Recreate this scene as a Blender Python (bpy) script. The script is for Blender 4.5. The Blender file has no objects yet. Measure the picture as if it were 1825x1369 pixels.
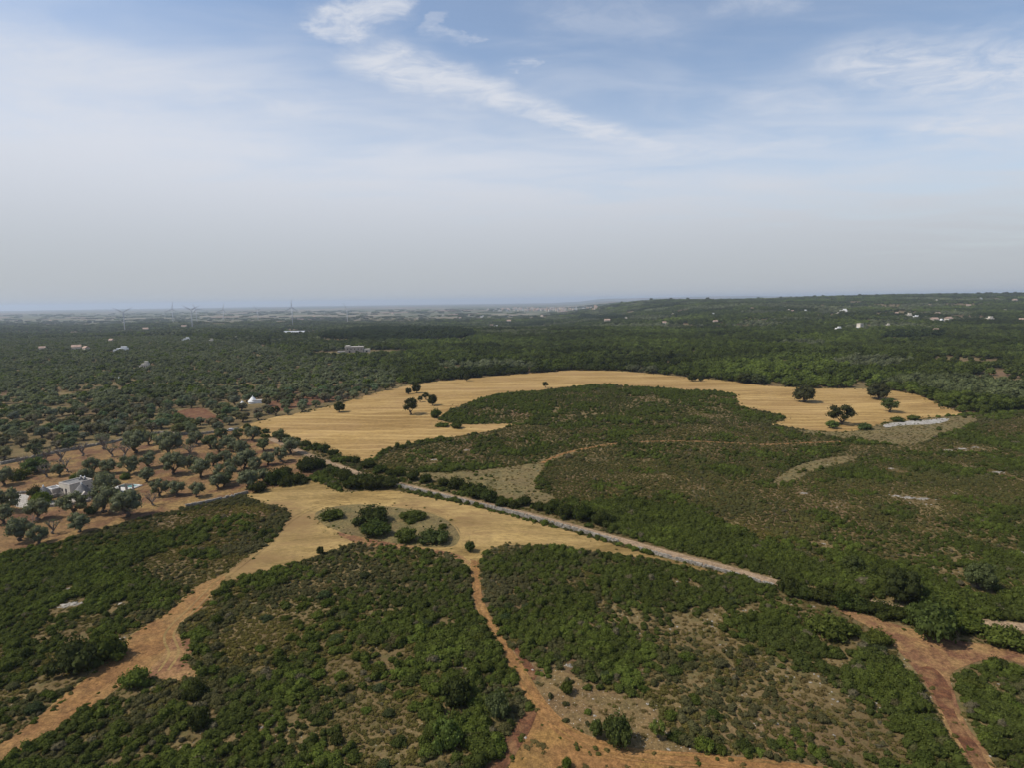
import bpy, math, random
import numpy as np
from mathutils import Vector, Matrix, geometry
random.seed(7)
RNG = np.random.default_rng(11)
S = bpy.context.scene
COL = S.collection

# ------------------------------------------------------------------ camera
F_PX, W_PX, H_PX = 1068.0, 1825.0, 1369.0
CAM_Z, PITCH, ROLL = 70.0, math.radians(7.92), math.radians(0.75)
cam = bpy.data.cameras.new('camera')
cam_o = bpy.data.objects.new('camera', cam)
COL.objects.link(cam_o)
cam.sensor_fit = 'HORIZONTAL'
cam.sensor_width = 36.0
cam.lens = 36.0 * F_PX / W_PX
cam.clip_start, cam.clip_end = 1.0, 90000.0
CAM_R = Matrix.Rotation(math.pi / 2 - PITCH, 3, 'X') @ Matrix.Rotation(-ROLL, 3, 'Z')
cam_o.matrix_world = Matrix.Translation((0, 0, CAM_Z)) @ CAM_R.to_4x4()
S.camera = cam_o

# ------------------------------------------------------------------ render / view
S.render.engine = 'CYCLES'
S.cycles.use_denoising = True
S.cycles.max_bounces = 5
S.cycles.diffuse_bounces = 2
S.cycles.transmission_bounces = 2
S.cycles.glossy_bounces = 2
S.cycles.volume_bounces = 0
S.cycles.transparent_max_bounces = 4
S.cycles.caustics_reflective = False
S.cycles.caustics_refractive = False
S.view_settings.view_transform = 'Standard'
S.view_settings.look = 'None'
S.view_settings.exposure = 0.0
S.view_settings.gamma = 1.0
S.view_settings.use_curve_mapping = False

# ------------------------------------------------------------------ sun and sky
SUN_EL, SUN_ROT = math.radians(52), math.radians(-97)     # clockwise from +Y
to_sun = Vector((math.sin(SUN_ROT) * math.cos(SUN_EL), math.cos(SUN_ROT) * math.cos(SUN_EL), math.sin(SUN_EL)))
sun = bpy.data.lights.new('sun', 'SUN')
sun.energy, sun.angle, sun.color = 4.3, math.radians(0.6), (1.0, 0.94, 0.85)
sun_o = bpy.data.objects.new('sun', sun)
sun_o.rotation_euler = to_sun.to_track_quat('Z', 'Y').to_euler()
sun_o.location = (0, 0, 500)
COL.objects.link(sun_o)


class NT:
    """small helper for writing node maths"""
    def __init__(self, tree):
        self.t = tree

    def n(self, typ, **kw):
        x = self.t.nodes.new(typ)
        for k, v in kw.items():
            setattr(x, k, v)
        return x

    def put(self, sock, v):
        if isinstance(v, bpy.types.NodeSocket):
            self.t.links.new(v, sock)
        elif v is not None:
            sock.default_value = v

    def m(self, op, a, b=None, c=None, clamp=False):
        x = self.n('ShaderNodeMath', operation=op, use_clamp=clamp)
        for s, v in zip(x.inputs, (a, b, c)):
            self.put(s, v)
        return x.outputs[0]

    def v(self, op, a, b=None, out=0):
        x = self.n('ShaderNodeVectorMath', operation=op)
        self.put(x.inputs[0], a)
        if op == 'SCALE':
            self.put(x.inputs['Scale'], b)
        else:
            self.put(x.inputs[1], b)
        return x.outputs[out]

    def ss(self, v, lo, hi, a=0.0, b=1.0):
        x = self.n('ShaderNodeMapRange', interpolation_type='SMOOTHSTEP')
        self.put(x.inputs['Value'], v)
        x.inputs['From Min'].default_value, x.inputs['From Max'].default_value = lo, hi
        x.inputs['To Min'].default_value, x.inputs['To Max'].default_value = a, b
        return x.outputs[0]

    def noise(self, vec, scale, detail=4, rough=0.55, dist=0.0):
        x = self.n('ShaderNodeTexNoise')
        self.put(x.inputs['Vector'], vec)
        x.inputs['Scale'].default_value = scale
        x.inputs['Detail'].default_value = detail
        x.inputs['Roughness'].default_value = rough
        x.inputs['Distortion'].default_value = dist
        return x.outputs[0]

    def mapping(self, vec, rot=(0, 0, 0), scale=(1, 1, 1), loc=(0, 0, 0)):
        x = self.n('ShaderNodeMapping')
        self.put(x.inputs['Vector'], vec)
        x.inputs['Rotation'].default_value = rot
        x.inputs['Scale'].default_value = scale
        x.inputs['Location'].default_value = loc
        return x.outputs[0]

    def mix(self, f, a, b, blend='MIX'):
        x = self.n('ShaderNodeMix', data_type='RGBA', blend_type=blend)
        self.put(x.inputs[0], f)
        for s, v in ((x.inputs[6], a), (x.inputs[7], b)):
            if isinstance(v, tuple) and len(v) == 3:
                v = (*v, 1)
            self.put(s, v)
        return x.outputs[2]

    def sep(self, v):
        x = self.n('ShaderNodeSeparateXYZ')
        self.put(x.inputs[0], v)
        return x.outputs

    def comb(self, x_, y_, z_):
        x = self.n('ShaderNodeCombineXYZ')
        for s, v in zip(x.inputs, (x_, y_, z_)):
            self.put(s, v)
        return x.outputs[0]


def px_dir(px, py):
    v = Vector(((px - W_PX / 2) / F_PX, -(py - H_PX / 2) / F_PX, -1.0))
    return (CAM_R @ v).normalized()


world = bpy.data.worlds.new('World')
S.world = world
world.use_nodes = True
wt = world.node_tree
wt.nodes.clear()
k = NT(wt)
sky = k.n('ShaderNodeTexSky', sky_type='NISHITA')
sky.sun_disc = False
sky.sun_elevation, sky.sun_rotation = SUN_EL, SUN_ROT
sky.altitude, sky.air_density, sky.dust_density, sky.ozone_density = 300, 1.0, 0.6, 1.0
SKY_STR = 0.145
blue = k.v('SCALE', sky.outputs[0], SKY_STR)
d = k.v('NORMALIZE', k.n('ShaderNodeTexCoord').outputs['Generated'])
dx, dy, dz = k.sep(d)
zc = k.m('ADD', k.m('MAXIMUM', dz, 0.0), 0.07)
P = k.comb(k.m('DIVIDE', dx, zc), k.m('DIVIDE', dy, zc), 0.0)      # a cloud sheet seen in perspective


def plane_pt(px, py):
    q = px_dir(px, py)
    z = max(q.z, 0) + 0.07
    return (q.x / z, q.y / z, 0.0)


wob = k.n('ShaderNodeTexNoise')
k.put(wob.inputs['Vector'], P)
wob.inputs['Scale'].default_value = 3.4
wob.inputs['Detail'].default_value = 9
wob.inputs['Roughness'].default_value = 0.65
Pw = k.v('ADD', P, k.v('SCALE', k.v('SUBTRACT', wob.outputs['Color'], (0.5, 0.5, 0.5)), 0.30))
nf = k.noise(k.mapping(P, rot=(0, 0, math.radians(30)), scale=(1.0, 1.4, 1.0)), 5.0, 10, 0.68, 0.8)
ns = k.noise(k.mapping(P, rot=(0, 0, math.radians(38)), scale=(1.0, 2.2, 1.0)), 1.1, 6, 0.55, 0.5)
nb = k.noise(P, 0.55, 4, 0.55)


def streak(a, b, wa, wb, amt, soft=1.0):
    a, b = Vector(plane_pt(*a)), Vector(plane_pt(*b))
    ab = b - a
    t = k.m('DIVIDE', k.v('DOT_PRODUCT', k.v('SUBTRACT', Pw, tuple(a)), tuple(ab), out=1), ab.length_squared, clamp=True)
    near = k.v('ADD', tuple(a), k.v('SCALE', tuple(ab), t))
    dist = k.v('LENGTH', k.v('SUBTRACT', Pw, near), out=1)
    w = k.m('ADD', wa, k.m('MULTIPLY', t, wb - wa))
    r = k.ss(k.m('DIVIDE', dist, w), 1.0, 0.0 if soft >= 1 else 0.45)
    tex = k.ss(nf, 0.32, 0.66, 0.30 * soft if soft >= 1 else 0.10, 1.0)
    return k.m('MULTIPLY', k.m('MULTIPLY', r, tex), amt)


masks = [
    streak((672, 108), (1180, 264), 0.20, 0.10, 0.85),
    streak((690, 105), (860, 170), 0.26, 0.20, 0.80),
    streak((740, 140), (1080, 240), 0.12, 0.08, 0.45, 0.6),
    streak((590, 48), (690, -5), 0.09, 0.10, 0.80, 0.5),
    streak((600, 40), (680, 5), 0.14, 0.14, 0.50),
    streak((755, 50), (790, 32), 0.045, 0.045, 0.32, 0.5),
    streak((795, 55), (850, 72), 0.05, 0.045, 0.40, 0.5),
    streak((925, 120), (965, 112), 0.045, 0.04, 0.55, 0.5),
    streak((1560, 108), (1840, 135), 0.34, 0.50, 0.85),
    streak((1690, 225), (1840, 225), 0.32, 0.42, 0.80),
    streak((1340, 180), (1450, 185), 0.22, 0.22, 0.45),
    streak((1180, 275), (1470, 250), 0.30, 0.26, 0.50),
    streak((40, 80), (520, 190), 0.32, 0.30, 0.55),
    streak((0, 190), (420, 250), 0.55, 0.5, 0.60),
    streak((1310, 15), (1400, 5), 0.12, 0.12, 0.40),
    streak((1050, 20), (1180, 45), 0.25, 0.25, 0.30),
]
acc = k.m('SUBTRACT', 1.0, masks[0])
for q in masks[1:]:
    acc = k.m('MULTIPLY', acc, k.m('SUBTRACT', 1.0, q))
hz = k.m('ADD', k.m('ADD', dz, k.m('MULTIPLY', dx, 0.10)),
         k.m('ADD', k.m('MULTIPLY', k.m('SUBTRACT', 0.5, ns), 0.20), k.m('MULTIPLY', k.m('SUBTRACT', 0.5, nb), 0.12)))
veil = k.ss(hz, 0.40, 0.12, 0.10, 0.95)
cirrus = k.m('MULTIPLY', k.ss(ns, 0.40, 0.75), 0.16)
acc = k.m('MULTIPLY', acc, k.m('SUBTRACT', 1.0, veil))
acc = k.m('MULTIPLY', acc, k.m('SUBTRACT', 1.0, cirrus))
cover = k.m('SUBTRACT', 1.0, acc)
ccol = k.mix(k.ss(dz, 0.0, 0.24), (0.46, 0.485, 0.515), (0.70, 0.73, 0.80))
skycol = k.mix(cover, blue, ccol)
bg = k.n('ShaderNodeBackground')
k.put(bg.inputs['Color'], skycol)
bg.inputs['Strength'].default_value = 1.0
wo = k.n('ShaderNodeOutputWorld')
wt.links.new(bg.outputs[0], wo.inputs['Surface'])


# ------------------------------------------------------------------ terrain height
def sst(a, b, x):
    t = np.clip((np.asarray(x, float) - a) / (b - a), 0, 1)
    return t * t * (3 - 2 * t)


def hgt(x, y):
    x, y = np.asarray(x, float), np.asarray(y, float)
    z = 0.7 * np.sin(x / 71 + 0.5) * np.sin(y / 83) + 0.5 * np.sin((x + 0.6 * y) / 97)
    z = z + 3.6 * np.exp(-(((x - 60) / 105) ** 2 + ((y - 430) / 55) ** 2))
    z = z + 1.6 * np.exp(-(((x - 150) / 60) ** 2 + ((y - 190) / 45) ** 2))
    far = sst(700, 1600, y)
    z = z + far * (4 * np.sin(x / 260 + 1.0) * np.sin(y / 410) + 2.5 * np.sin(x / 123 + y / 190))
    s = x - 0.125 * y + 60 * np.sin(y / 500)
    hill = sst(1000, 3500, y) * sst(-190, 600, s) * (58 + 12 * sst(900, 3200, x) + 3 * np.sin(x / 330) + 2 * np.sin(x / 140 + 1))
    z = z + hill * (1 - 0.6 * sst(3900, 6500, y))
    z = z - 25 * sst(900, 2600, y) * (1 - sst(-500, 500, s))
    z = z - 12 * sst(3000, 3800, y) * (1 - sst(-500, 300, s))
    z = z + 120 * np.exp(-((y - 21000) / 2200) ** 2) * sst(0, 3500, x - 0.03 * y) * (0.85 + 0.15 * np.sin(x / 900))
    return z


CRM = np.array(CAM_R)
TS = np.concatenate([np.linspace(40, 1000, 1200), np.geomspace(1000, 26000, 2200)[1:]])


def at(px, py):
    """world point of the ground seen at a pixel"""
    v = CRM @ np.array([(px - W_PX / 2) / F_PX, -(py - H_PX / 2) / F_PX, -1.0])
    v = v / np.linalg.norm(v)
    X, Y, Z = v[0] * TS, v[1] * TS, CAM_Z + v[2] * TS
    below = Z < hgt(X, Y)
    i = int(np.argmax(below)) if below.any() else len(TS) - 1
    if i > 0:
        g0 = Z[i - 1] - hgt(X[i - 1], Y[i - 1])
        g1 = Z[i] - hgt(X[i], Y[i])
        t = TS[i - 1] + (TS[i] - TS[i - 1]) * g0 / max(g0 - g1, 1e-9)
    else:
        t = TS[0]
    x, y = v[0] * t, v[1] * t
    return np.array([x, y, float(hgt(x, y))])


def size_at(p, px):
    """metres spanned by px source pixels at a world point"""
    return px * math.dist(p, (0, 0, CAM_Z)) / F_PX


# ------------------------------------------------------------------ numpy noise
_L = RNG.random((256, 256))


def vnoise(x, y):
    xi, yi = np.floor(x).astype(int), np.floor(y).astype(int)
    fx, fy = x - xi, y - yi
    fx, fy = fx * fx * (3 - 2 * fx), fy * fy * (3 - 2 * fy)
    a, b = _L[xi & 255, yi & 255], _L[(xi + 1) & 255, yi & 255]
    c, e = _L[xi & 255, (yi + 1) & 255], _L[(xi + 1) & 255, (yi + 1) & 255]
    return (a * (1 - fx) + b * fx) * (1 - fy) + (c * (1 - fx) + e * fx) * fy


def fbm(x, y, sc, o=3, off=0.0):
    r, amp, tot = 0, 1.0, 0
    for i in range(o):
        r = r + amp * vnoise(x / sc * 2 ** i + off + 17.3 * i, y / sc * 2 ** i + off * 1.7 + 5.1 * i)
        tot += amp
        amp *= 0.5
    return r / tot


# ------------------------------------------------------------------ mesh helpers
def mesh_np(name, V, Fc, mats=(), attr=None, smooth=False):
    """V (n,3); Fc list of arrays (each m x k)"""
    me = bpy.data.meshes.new(name)
    Fl = [np.asarray(f, int) for f in (Fc if isinstance(Fc, list) else [Fc]) if len(f)]
    loops = np.concatenate([f.ravel() for f in Fl])
    sizes = np.concatenate([np.full(len(f), f.shape[1]) for f in Fl])
    starts = np.concatenate([[0], np.cumsum(sizes)[:-1]])
    me.vertices.add(len(V))
    me.vertices.foreach_set('co', np.asarray(V, np.float32).ravel())
    me.loops.add(len(loops))
    me.loops.foreach_set('vertex_index', loops.astype(np.int32))
    me.polygons.add(len(sizes))
    me.polygons.foreach_set('loop_start', starts.astype(np.int32))
    me.polygons.foreach_set('loop_total', sizes.astype(np.int32))
    if smooth:
        me.polygons.foreach_set('use_smooth', np.ones(len(sizes), bool))
    for m in mats:
        me.materials.append(m)
    if attr is not None:
        a = me.attributes.new('lv', 'FLOAT', 'FACE')
        a.data.foreach_set('value', np.asarray(attr, np.float32))
    me.update(calc_edges=True)
    me.validate()
    return me


class MB:
    """collects simple solids into one mesh"""
    def __init__(self):
        self.V, self.F = [], []

    def box(self, c, s, rz=0.0, taper=1.0):
        b = len(self.V)
        cs, sn = math.cos(rz), math.sin(rz)
        for z, t in ((0, 1.0), (1, taper)):
            for x, y in ((-1, -1), (1, -1), (1, 1), (-1, 1)):
                x_, y_ = x * s[0] / 2 * t, y * s[1] / 2 * t
                self.V.append((c[0] + x_ * cs - y_ * sn, c[1] + x_ * sn + y_ * cs, c[2] + z * s[2]))
        self.F += [tuple(b + i for i in f) for f in ((3, 2, 1, 0), (4, 5, 6, 7), (0, 1, 5, 4), (1, 2, 6, 5), (2, 3, 7, 6), (3, 0, 4, 7))]
        return self

    def tube(self, pts, rad, n=6, cap=True):
        b = len(self.V)
        pts = [Vector(p) for p in pts]
        for i, p in enumerate(pts):
            t = (pts[min(i + 1, len(pts) - 1)] - pts[max(i - 1, 0)]).normalized()
            u = t.orthogonal().normalized() if abs(t.z) < 0.99 else Vector((1, 0, 0))
            u = (u - t * u.dot(t)).normalized()
            w = t.cross(u)
            for j in range(n):
                a = 2 * math.pi * j / n
                self.V.append(tuple(p + (u * math.cos(a) + w * math.sin(a)) * rad[i]))
        for i in range(len(pts) - 1):
            for j in range(n):
                q, r = b + i * n + j, b + i * n + (j + 1) % n
                self.F.append((q, r, r + n, q + n))
        if cap:
            self.F.append(tuple(b + j for j in range(n))[::-1])
            self.F.append(tuple(b + (len(pts) - 1) * n + j for j in range(n)))
        return self

    def lathe(self, prof, n=20, c=(0, 0, 0)):
        b = len(self.V)
        for r, z in prof:
            for j in range(n):
                a = 2 * math.pi * j / n
                self.V.append((c[0] + r * math.cos(a), c[1] + r * math.sin(a), c[2] + z))
        for i in range(len(prof) - 1):
            for j in range(n):
                q, r = b + i * n + j, b + i * n + (j + 1) % n
                self.F.append((q, r, r + n, q + n))
        self.F.append(tuple(b + (len(prof) - 1) * n + j for j in range(n)))
        self.F.append(tuple(b + j for j in range(n))[::-1])
        return self

    def mesh(self, name, mat, smooth=False):
        me = bpy.data.meshes.new(name)
        me.from_pydata(self.V, [], self.F)
        me.materials.append(mat)
        if smooth:
            me.polygons.foreach_set('use_smooth', np.ones(len(me.polygons), bool))
        me.update()
        return me

    def build(self, name, mat, parent=None, smooth=False):
        o = bpy.data.objects.new(name, self.mesh(name, mat, smooth))
        COL.objects.link(o)
        o.parent = parent
        return o


def tag(o, label=None, cat=None, group=None, kind=None):
    for key, v in (('label', label), ('category', cat), ('group', group), ('kind', kind)):
        if v:
            o[key] = v
    return o


def empty(name, loc, rz=0.0, sc=1.0):
    o = bpy.data.objects.new(name, None)
    o.empty_display_size = 0.5
    COL.objects.link(o)
    o.location = loc
    o.rotation_euler = (0, 0, rz)
    o.scale = (sc, sc, sc) if not isinstance(sc, tuple) else sc
    return o


def link(name, me, parent=None, loc=None):
    o = bpy.data.objects.new(name, me)
    COL.objects.link(o)
    o.parent = parent
    if loc is not None:
        o.location = loc
    return o


# ------------------------------------------------------------------ materials
def new_mat(name):
    m = bpy.data.materials.new(name)
    m.use_nodes = True
    t = m.node_tree
    t.nodes.clear()
    return m, NT(t)


def finish(m, q, col, rough=0.9, bump=None, spec=0.15):
    b = q.n('ShaderNodeBsdfPrincipled')
    q.put(b.inputs['Base Color'], col if not isinstance(col, tuple) else (*col, 1))
    b.inputs['Roughness'].default_value = rough
    b.inputs['Specular IOR Level'].default_value = spec
    if bump is not None:
        h, st, dist = bump
        bn = q.n('ShaderNodeBump')
        bn.inputs['Strength'].default_value = st
        bn.inputs['Distance'].default_value = dist
        q.put(bn.inputs['Height'], h)
        q.t.links.new(bn.outputs[0], b.inputs['Normal'])
    o = q.n('ShaderNodeOutputMaterial')
    q.t.links.new(b.outputs[0], o.inputs['Surface'])
    return m


def pos(q):
    return q.n('ShaderNodeNewGeometry').outputs['Position']


def plain(name, col, var=0.15, scale=1.5, rough=0.85, spec=0.2):
    m, q = new_mat(name)
    n_ = q.noise(pos(q), scale, 5, 0.6)
    c = q.mix(q.ss(n_, 0.3, 0.7), tuple(x * (1 - var) for x in col), tuple(min(1, x * (1 + var)) for x in col))
    return finish(m, q, c, rough, None, spec)


def foliage_mat():
    m, q = new_mat('foliage')
    a = q.n('ShaderNodeAttribute', attribute_type='INSTANCER', attribute_name='tint')
    lv = q.n('ShaderNodeAttribute', attribute_type='GEOMETRY', attribute_name='lv')
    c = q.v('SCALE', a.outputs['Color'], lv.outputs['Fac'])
    d1 = q.n('ShaderNodeBsdfDiffuse')
    q.put(d1.inputs['Color'], c)
    t1 = q.n('ShaderNodeBsdfTranslucent')
    q.put(t1.inputs['Color'], q.v('MULTIPLY', c, (1.1, 1.15, 0.6)))
    mx = q.n('ShaderNodeMixShader')
    mx.inputs[0].default_value = 0.30
    q.t.links.new(d1.outputs[0], mx.inputs[1])
    q.t.links.new(t1.outputs[0], mx.inputs[2])
    o = q.n('ShaderNodeOutputMaterial')
    q.t.links.new(mx.outputs[0], o.inputs['Surface'])
    return m


FOL = foliage_mat()
BARK = plain('bark', (0.085, 0.065, 0.05), 0.35, 4.0)
DEADWOOD = plain('dead_wood', (0.17, 0.14, 0.115), 0.3, 4.0)
WHITE = plain('limewash', (0.72, 0.71, 0.68), 0.06, 0.8)
CREAM = plain('cream_plaster', (0.52, 0.47, 0.39), 0.10, 0.6)
PALE_STONE = plain('pale_stone', (0.42, 0.38, 0.33), 0.18, 1.2)
GREY_STONE = plain('grey_stone', (0.175, 0.168, 0.158), 0.3, 2.0)
ROOF_TILE = plain('roof_tiles', (0.36, 0.25, 0.19), 0.25, 0.3)
DARK = plain('dark_opening', (0.03, 0.03, 0.035), 0.1)
METAL = plain('grey_metal_roof', (0.42, 0.43, 0.44), 0.06, 0.2, 0.5, 0.4)
TURB = plain('turbine_paint', (0.50, 0.51, 0.53), 0.03, 0.1, 0.5)


def ground_mat():
    m, q = new_mat('scrub_ground')
    p = pos(q)
    x, y, z = q.sep(p)
    n1, n2, n3 = q.noise(p, 0.045, 6, 0.6), q.noise(p, 0.35, 6, 0.65), q.noise(p, 0.013, 4, 0.55)
    c = q.mix(q.ss(n1, 0.40, 0.62), (0.122, 0.084, 0.035), (0.172, 0.122, 0.051))
    c = q.mix(q.ss(n2, 0.45, 0.70), c, (0.088, 0.076, 0.026))
    c = q.mix(q.m('MULTIPLY', q.ss(n3, 0.50, 0.66), 0.65), c, (0.15, 0.082, 0.048))
    n4 = q.noise(p, 2.8, 6, 0.75)
    c = q.mix(q.ss(n4, 0.36, 0.64), q.v('SCALE', c, 0.70), q.v('SCALE', c, 1.25))
    sp = q.ss(q.noise(p, 2.3, 3, 0.5), 0.66, 0.72)
    c = q.mix(q.m('MULTIPLY', sp, q.ss(n1, 0.48, 0.6)), c, (0.40, 0.37, 0.32))
    # the cultivated plain far off: a patchwork of groves and stubble
    vo = q.n('ShaderNodeTexVoronoi', feature='F1')
    q.put(vo.inputs['Vector'], q.mapping(p, rot=(0, 0, 0.3), scale=(0.0014, 0.0022, 0.0)))
    vo.inputs['Scale'].default_value = 1.0
    r = q.sep(vo.outputs['Color'])
    fc = q.mix(q.ss(n3, 0.35, 0.65), (0.075, 0.085, 0.042), (0.115, 0.110, 0.060))
    fc = q.mix(q.m('GREATER_THAN', r[0], 0.80), fc, (0.185, 0.155, 0.105))
    fc = q.mix(q.m('GREATER_THAN', r[1], 0.87), fc, (0.17, 0.11, 0.075))
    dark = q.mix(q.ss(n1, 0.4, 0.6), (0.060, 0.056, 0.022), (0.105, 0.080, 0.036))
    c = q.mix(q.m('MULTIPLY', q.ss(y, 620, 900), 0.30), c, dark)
    c = q.mix(q.ss(y, 3300, 4600), c, fc)
    return finish(m, q, c, 0.95, (n2, 0.6, 0.4))


def stubble_mat(name, rot, c_lo, c_hi, c_dirt, stripes=1.0, dirt=0.25):
    m, q = new_mat(name)
    p = pos(q)
    wob_ = q.noise(p, 0.008, 3)
    pw = q.v('ADD', p, q.v('SCALE', q.comb(0.0, wob_, 0.0), 45.0))
    s1 = q.noise(q.mapping(pw, rot=(0, 0, rot), scale=(0.006, 0.085, 0.0)), 1.0, 5, 0.62)
    s2 = q.noise(q.mapping(pw, rot=(0, 0, rot), scale=(0.012, 0.035, 0.0)), 1.0, 3, 0.55)
    fine = q.noise(q.mapping(pw, rot=(0, 0, rot), scale=(0.05, 0.22, 1.0)), 1.0, 7, 0.8)
    big = q.noise(p, 0.02, 4)
    f = q.m('ADD', q.m('MULTIPLY', s1, 0.5 * stripes), q.m('ADD', q.m('MULTIPLY', s2, 0.4), q.m('MULTIPLY', fine, 0.45)))
    mid = 0.25 * stripes + 0.425
    c = q.mix(q.ss(f, mid - 0.11, mid + 0.11), c_lo, c_hi)
    c = q.mix(q.ss(big, 0.40, 0.60), q.v('MULTIPLY', c, (0.86, 0.84, 0.80)), q.v('MULTIPLY', c, (1.06, 1.08, 1.12)))
    grain = q.noise(q.mapping(pw, rot=(0, 0, rot), scale=(0.5, 1.0, 1.0)), 0.9, 7, 0.85)
    c = q.mix(q.ss(grain, 0.38, 0.62), q.v('SCALE', c, 0.72), q.v('SCALE', c, 1.20))
    bright = q.ss(s1, 0.60, 0.70)
    c = q.mix(q.m('MULTIPLY', bright, 0.55 * stripes), c, tuple(v * 1.28 for v in c_hi))
    c = q.mix(q.m('MULTIPLY', q.ss(q.m('ADD', big, q.m('MULTIPLY', fine, 0.5)), 0.72, 0.9), dirt * 2), c, c_dirt)
    if stripes > 0.5:
        ac = q.sep(q.mapping(pw, rot=(0, 0, rot)))[1]
        fr = q.m('ABSOLUTE', q.m('SUBTRACT', q.m('FRACT', q.m('DIVIDE', ac, 8.5)), 0.5))
        ln = q.m('MULTIPLY', q.ss(fr, 0.17, 0.04), q.ss(q.noise(q.mapping(pw, rot=(0, 0, rot), scale=(0.02, 0.06, 0.0)), 1.0, 4, 0.6), 0.40, 0.60))
        c = q.mix(q.m('MULTIPLY', ln, 0.48), c, (0.48, 0.33, 0.13))
        dk = q.m('MULTIPLY', q.ss(fr, 0.36, 0.46), q.ss(s2, 0.40, 0.58))
        c = q.mix(q.m('MULTIPLY', dk, 0.40), c, tuple(v * 0.8 for v in c_lo))
    return finish(m, q, c, 0.95, (fine, 0.5, 0.15))


def soil_mat(name, cols, sc=0.12, fine_sc=1.2, speck=0.0):
    m, q = new_mat(name)
    p = pos(q)
    n1, n2, n3 = q.noise(p, sc, 6, 0.6, 0.4), q.noise(p, fine_sc, 6, 0.7), q.noise(p, sc * 0.35, 4)
    c = q.mix(q.ss(n1, 0.38, 0.62), cols[0], cols[1])
    c = q.mix(q.ss(n3, 0.45, 0.62, 0.0, 0.8), c, cols[2])
    c = q.mix(q.ss(n2, 0.35, 0.65), q.v('SCALE', c, 0.68), q.v('SCALE', c, 1.25))
    n4 = q.noise(p, fine_sc * 3.2, 5, 0.75)
    c = q.mix(q.ss(n4, 0.36, 0.64), q.v('SCALE', c, 0.74), q.v('SCALE', c, 1.22))
    if speck:
        c = q.mix(q.ss(q.noise(p, 2.6, 2, 0.5), 0.70 - speck, 0.74 - speck), c, (0.42, 0.39, 0.34))
    return finish(m, q, c, 0.95, (n2, 0.6, 0.2))


GROUND = ground_mat()
STUB = stubble_mat('wheat_stubble', math.radians(8), (0.250, 0.152, 0.050), (0.40, 0.262, 0.095), (0.22, 0.125, 0.052), 1.0, 0.2)
STUB2 = stubble_mat('mown_straw', math.radians(-24), (0.165, 0.108, 0.036), (0.41, 0.280, 0.105), (0.19, 0.115, 0.047), 0.4, 0.45)
DRY = soil_mat('dry_grass', ((0.170, 0.126, 0.050), (0.122, 0.100, 0.040), (0.140, 0.102, 0.044)), 0.22, 1.0)
DRY2 = soil_mat('stony_dry_grass', ((0.180, 0.118, 0.050), (0.128, 0.092, 0.037), (0.150, 0.092, 0.043)), 0.25, 1.3, 0.03)
TAN = soil_mat('tan_grass', ((0.245, 0.138, 0.043), (0.185, 0.106, 0.037), (0.225, 0.112, 0.042)), 0.2, 1.1)
EARTH = soil_mat('earth_track', ((0.255, 0.130, 0.045), (0.205, 0.104, 0.038), (0.270, 0.150, 0.056)), 0.3, 1.0)
RED = soil_mat('ploughed_red_soil', ((0.140, 0.060, 0.028), (0.100, 0.044, 0.023), (0.195, 0.105, 0.046)), 0.9, 1.3, 0.0)
REDTAN = soil_mat('red_stubble', ((0.235, 0.130, 0.056), (0.145, 0.068, 0.036), (0.275, 0.168, 0.066)), 0.4, 1.4)
ORCH = soil_mat('orchard_soil', ((0.225, 0.142, 0.052), (0.125, 0.062, 0.032), (0.185, 0.108, 0.045)), 0.10, 0.6)
ROAD = soil_mat('gravel_road', ((0.28, 0.195, 0.115), (0.23, 0.155, 0.09), (0.30, 0.21, 0.13)), 0.15, 1.0)
PAVE = soil_mat('pale_gravel', ((0.37, 0.34, 0.29), (0.32, 0.29, 0.245), (0.39, 0.35, 0.30)), 0.3, 1.5)
QUARRY = soil_mat('bare_limestone', ((0.36, 0.34, 0.30), (0.28, 0.25, 0.21), (0.33, 0.30, 0.26)), 0.15, 1.0)

# ------------------------------------------------------------------ the ground sheet
azs = np.radians(np.concatenate([np.arange(-66, 66, 0.6), np.arange(66, 294, 4.0)]))
rad = np.concatenate([[0.5, 15, 30, 45], np.arange(60, 800, 5.0), np.geomspace(800, 27000, 78)])
A, R_ = np.meshgrid(azs, rad)
gx, gy = (R_ * np.sin(A)).ravel(), (R_ * np.cos(A)).ravel()
V = np.stack([gx, gy, hgt(gx, gy)], 1)
na, nr = len(azs), len(rad)
I, J = np.meshgrid(np.arange(nr - 1), np.arange(na), indexing='ij')
I, J = I.ravel(), J.ravel()
J2 = (J + 1) % na
quads = np.stack([I * na + J, (I + 1) * na + J, (I + 1) * na + J2, I * na + J2], 1)[:, ::-1]
g = link('ground', mesh_np('ground', V, quads, [GROUND], smooth=True))
tag(g, 'brown stony scrubland ground running out to the hazy plain', kind='structure')


# ------------------------------------------------------------------ sheets laid on the ground
def catmull(P_, closed):
    P_ = np.asarray(P_, float)
    n_ = len(P_)
    out = []
    rng_ = range(n_) if closed else range(n_ - 1)
    for i in rng_:
        if closed:
            a, b, c, e = P_[(i - 1) % n_], P_[i], P_[(i + 1) % n_], P_[(i + 2) % n_]
        else:
            a, b, c, e = P_[max(i - 1, 0)], P_[i], P_[i + 1], P_[min(i + 2, n_ - 1)]
        for t in np.arange(0, 1, 0.2):
            out.append(0.5 * ((2 * b) + (-a + c) * t + (2 * a - 5 * b + 4 * c - e) * t * t + (-a + 3 * b - 3 * c + e) * t ** 3))
    if not closed:
        out.append(P_[-1])
    return np.array(out)


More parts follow.
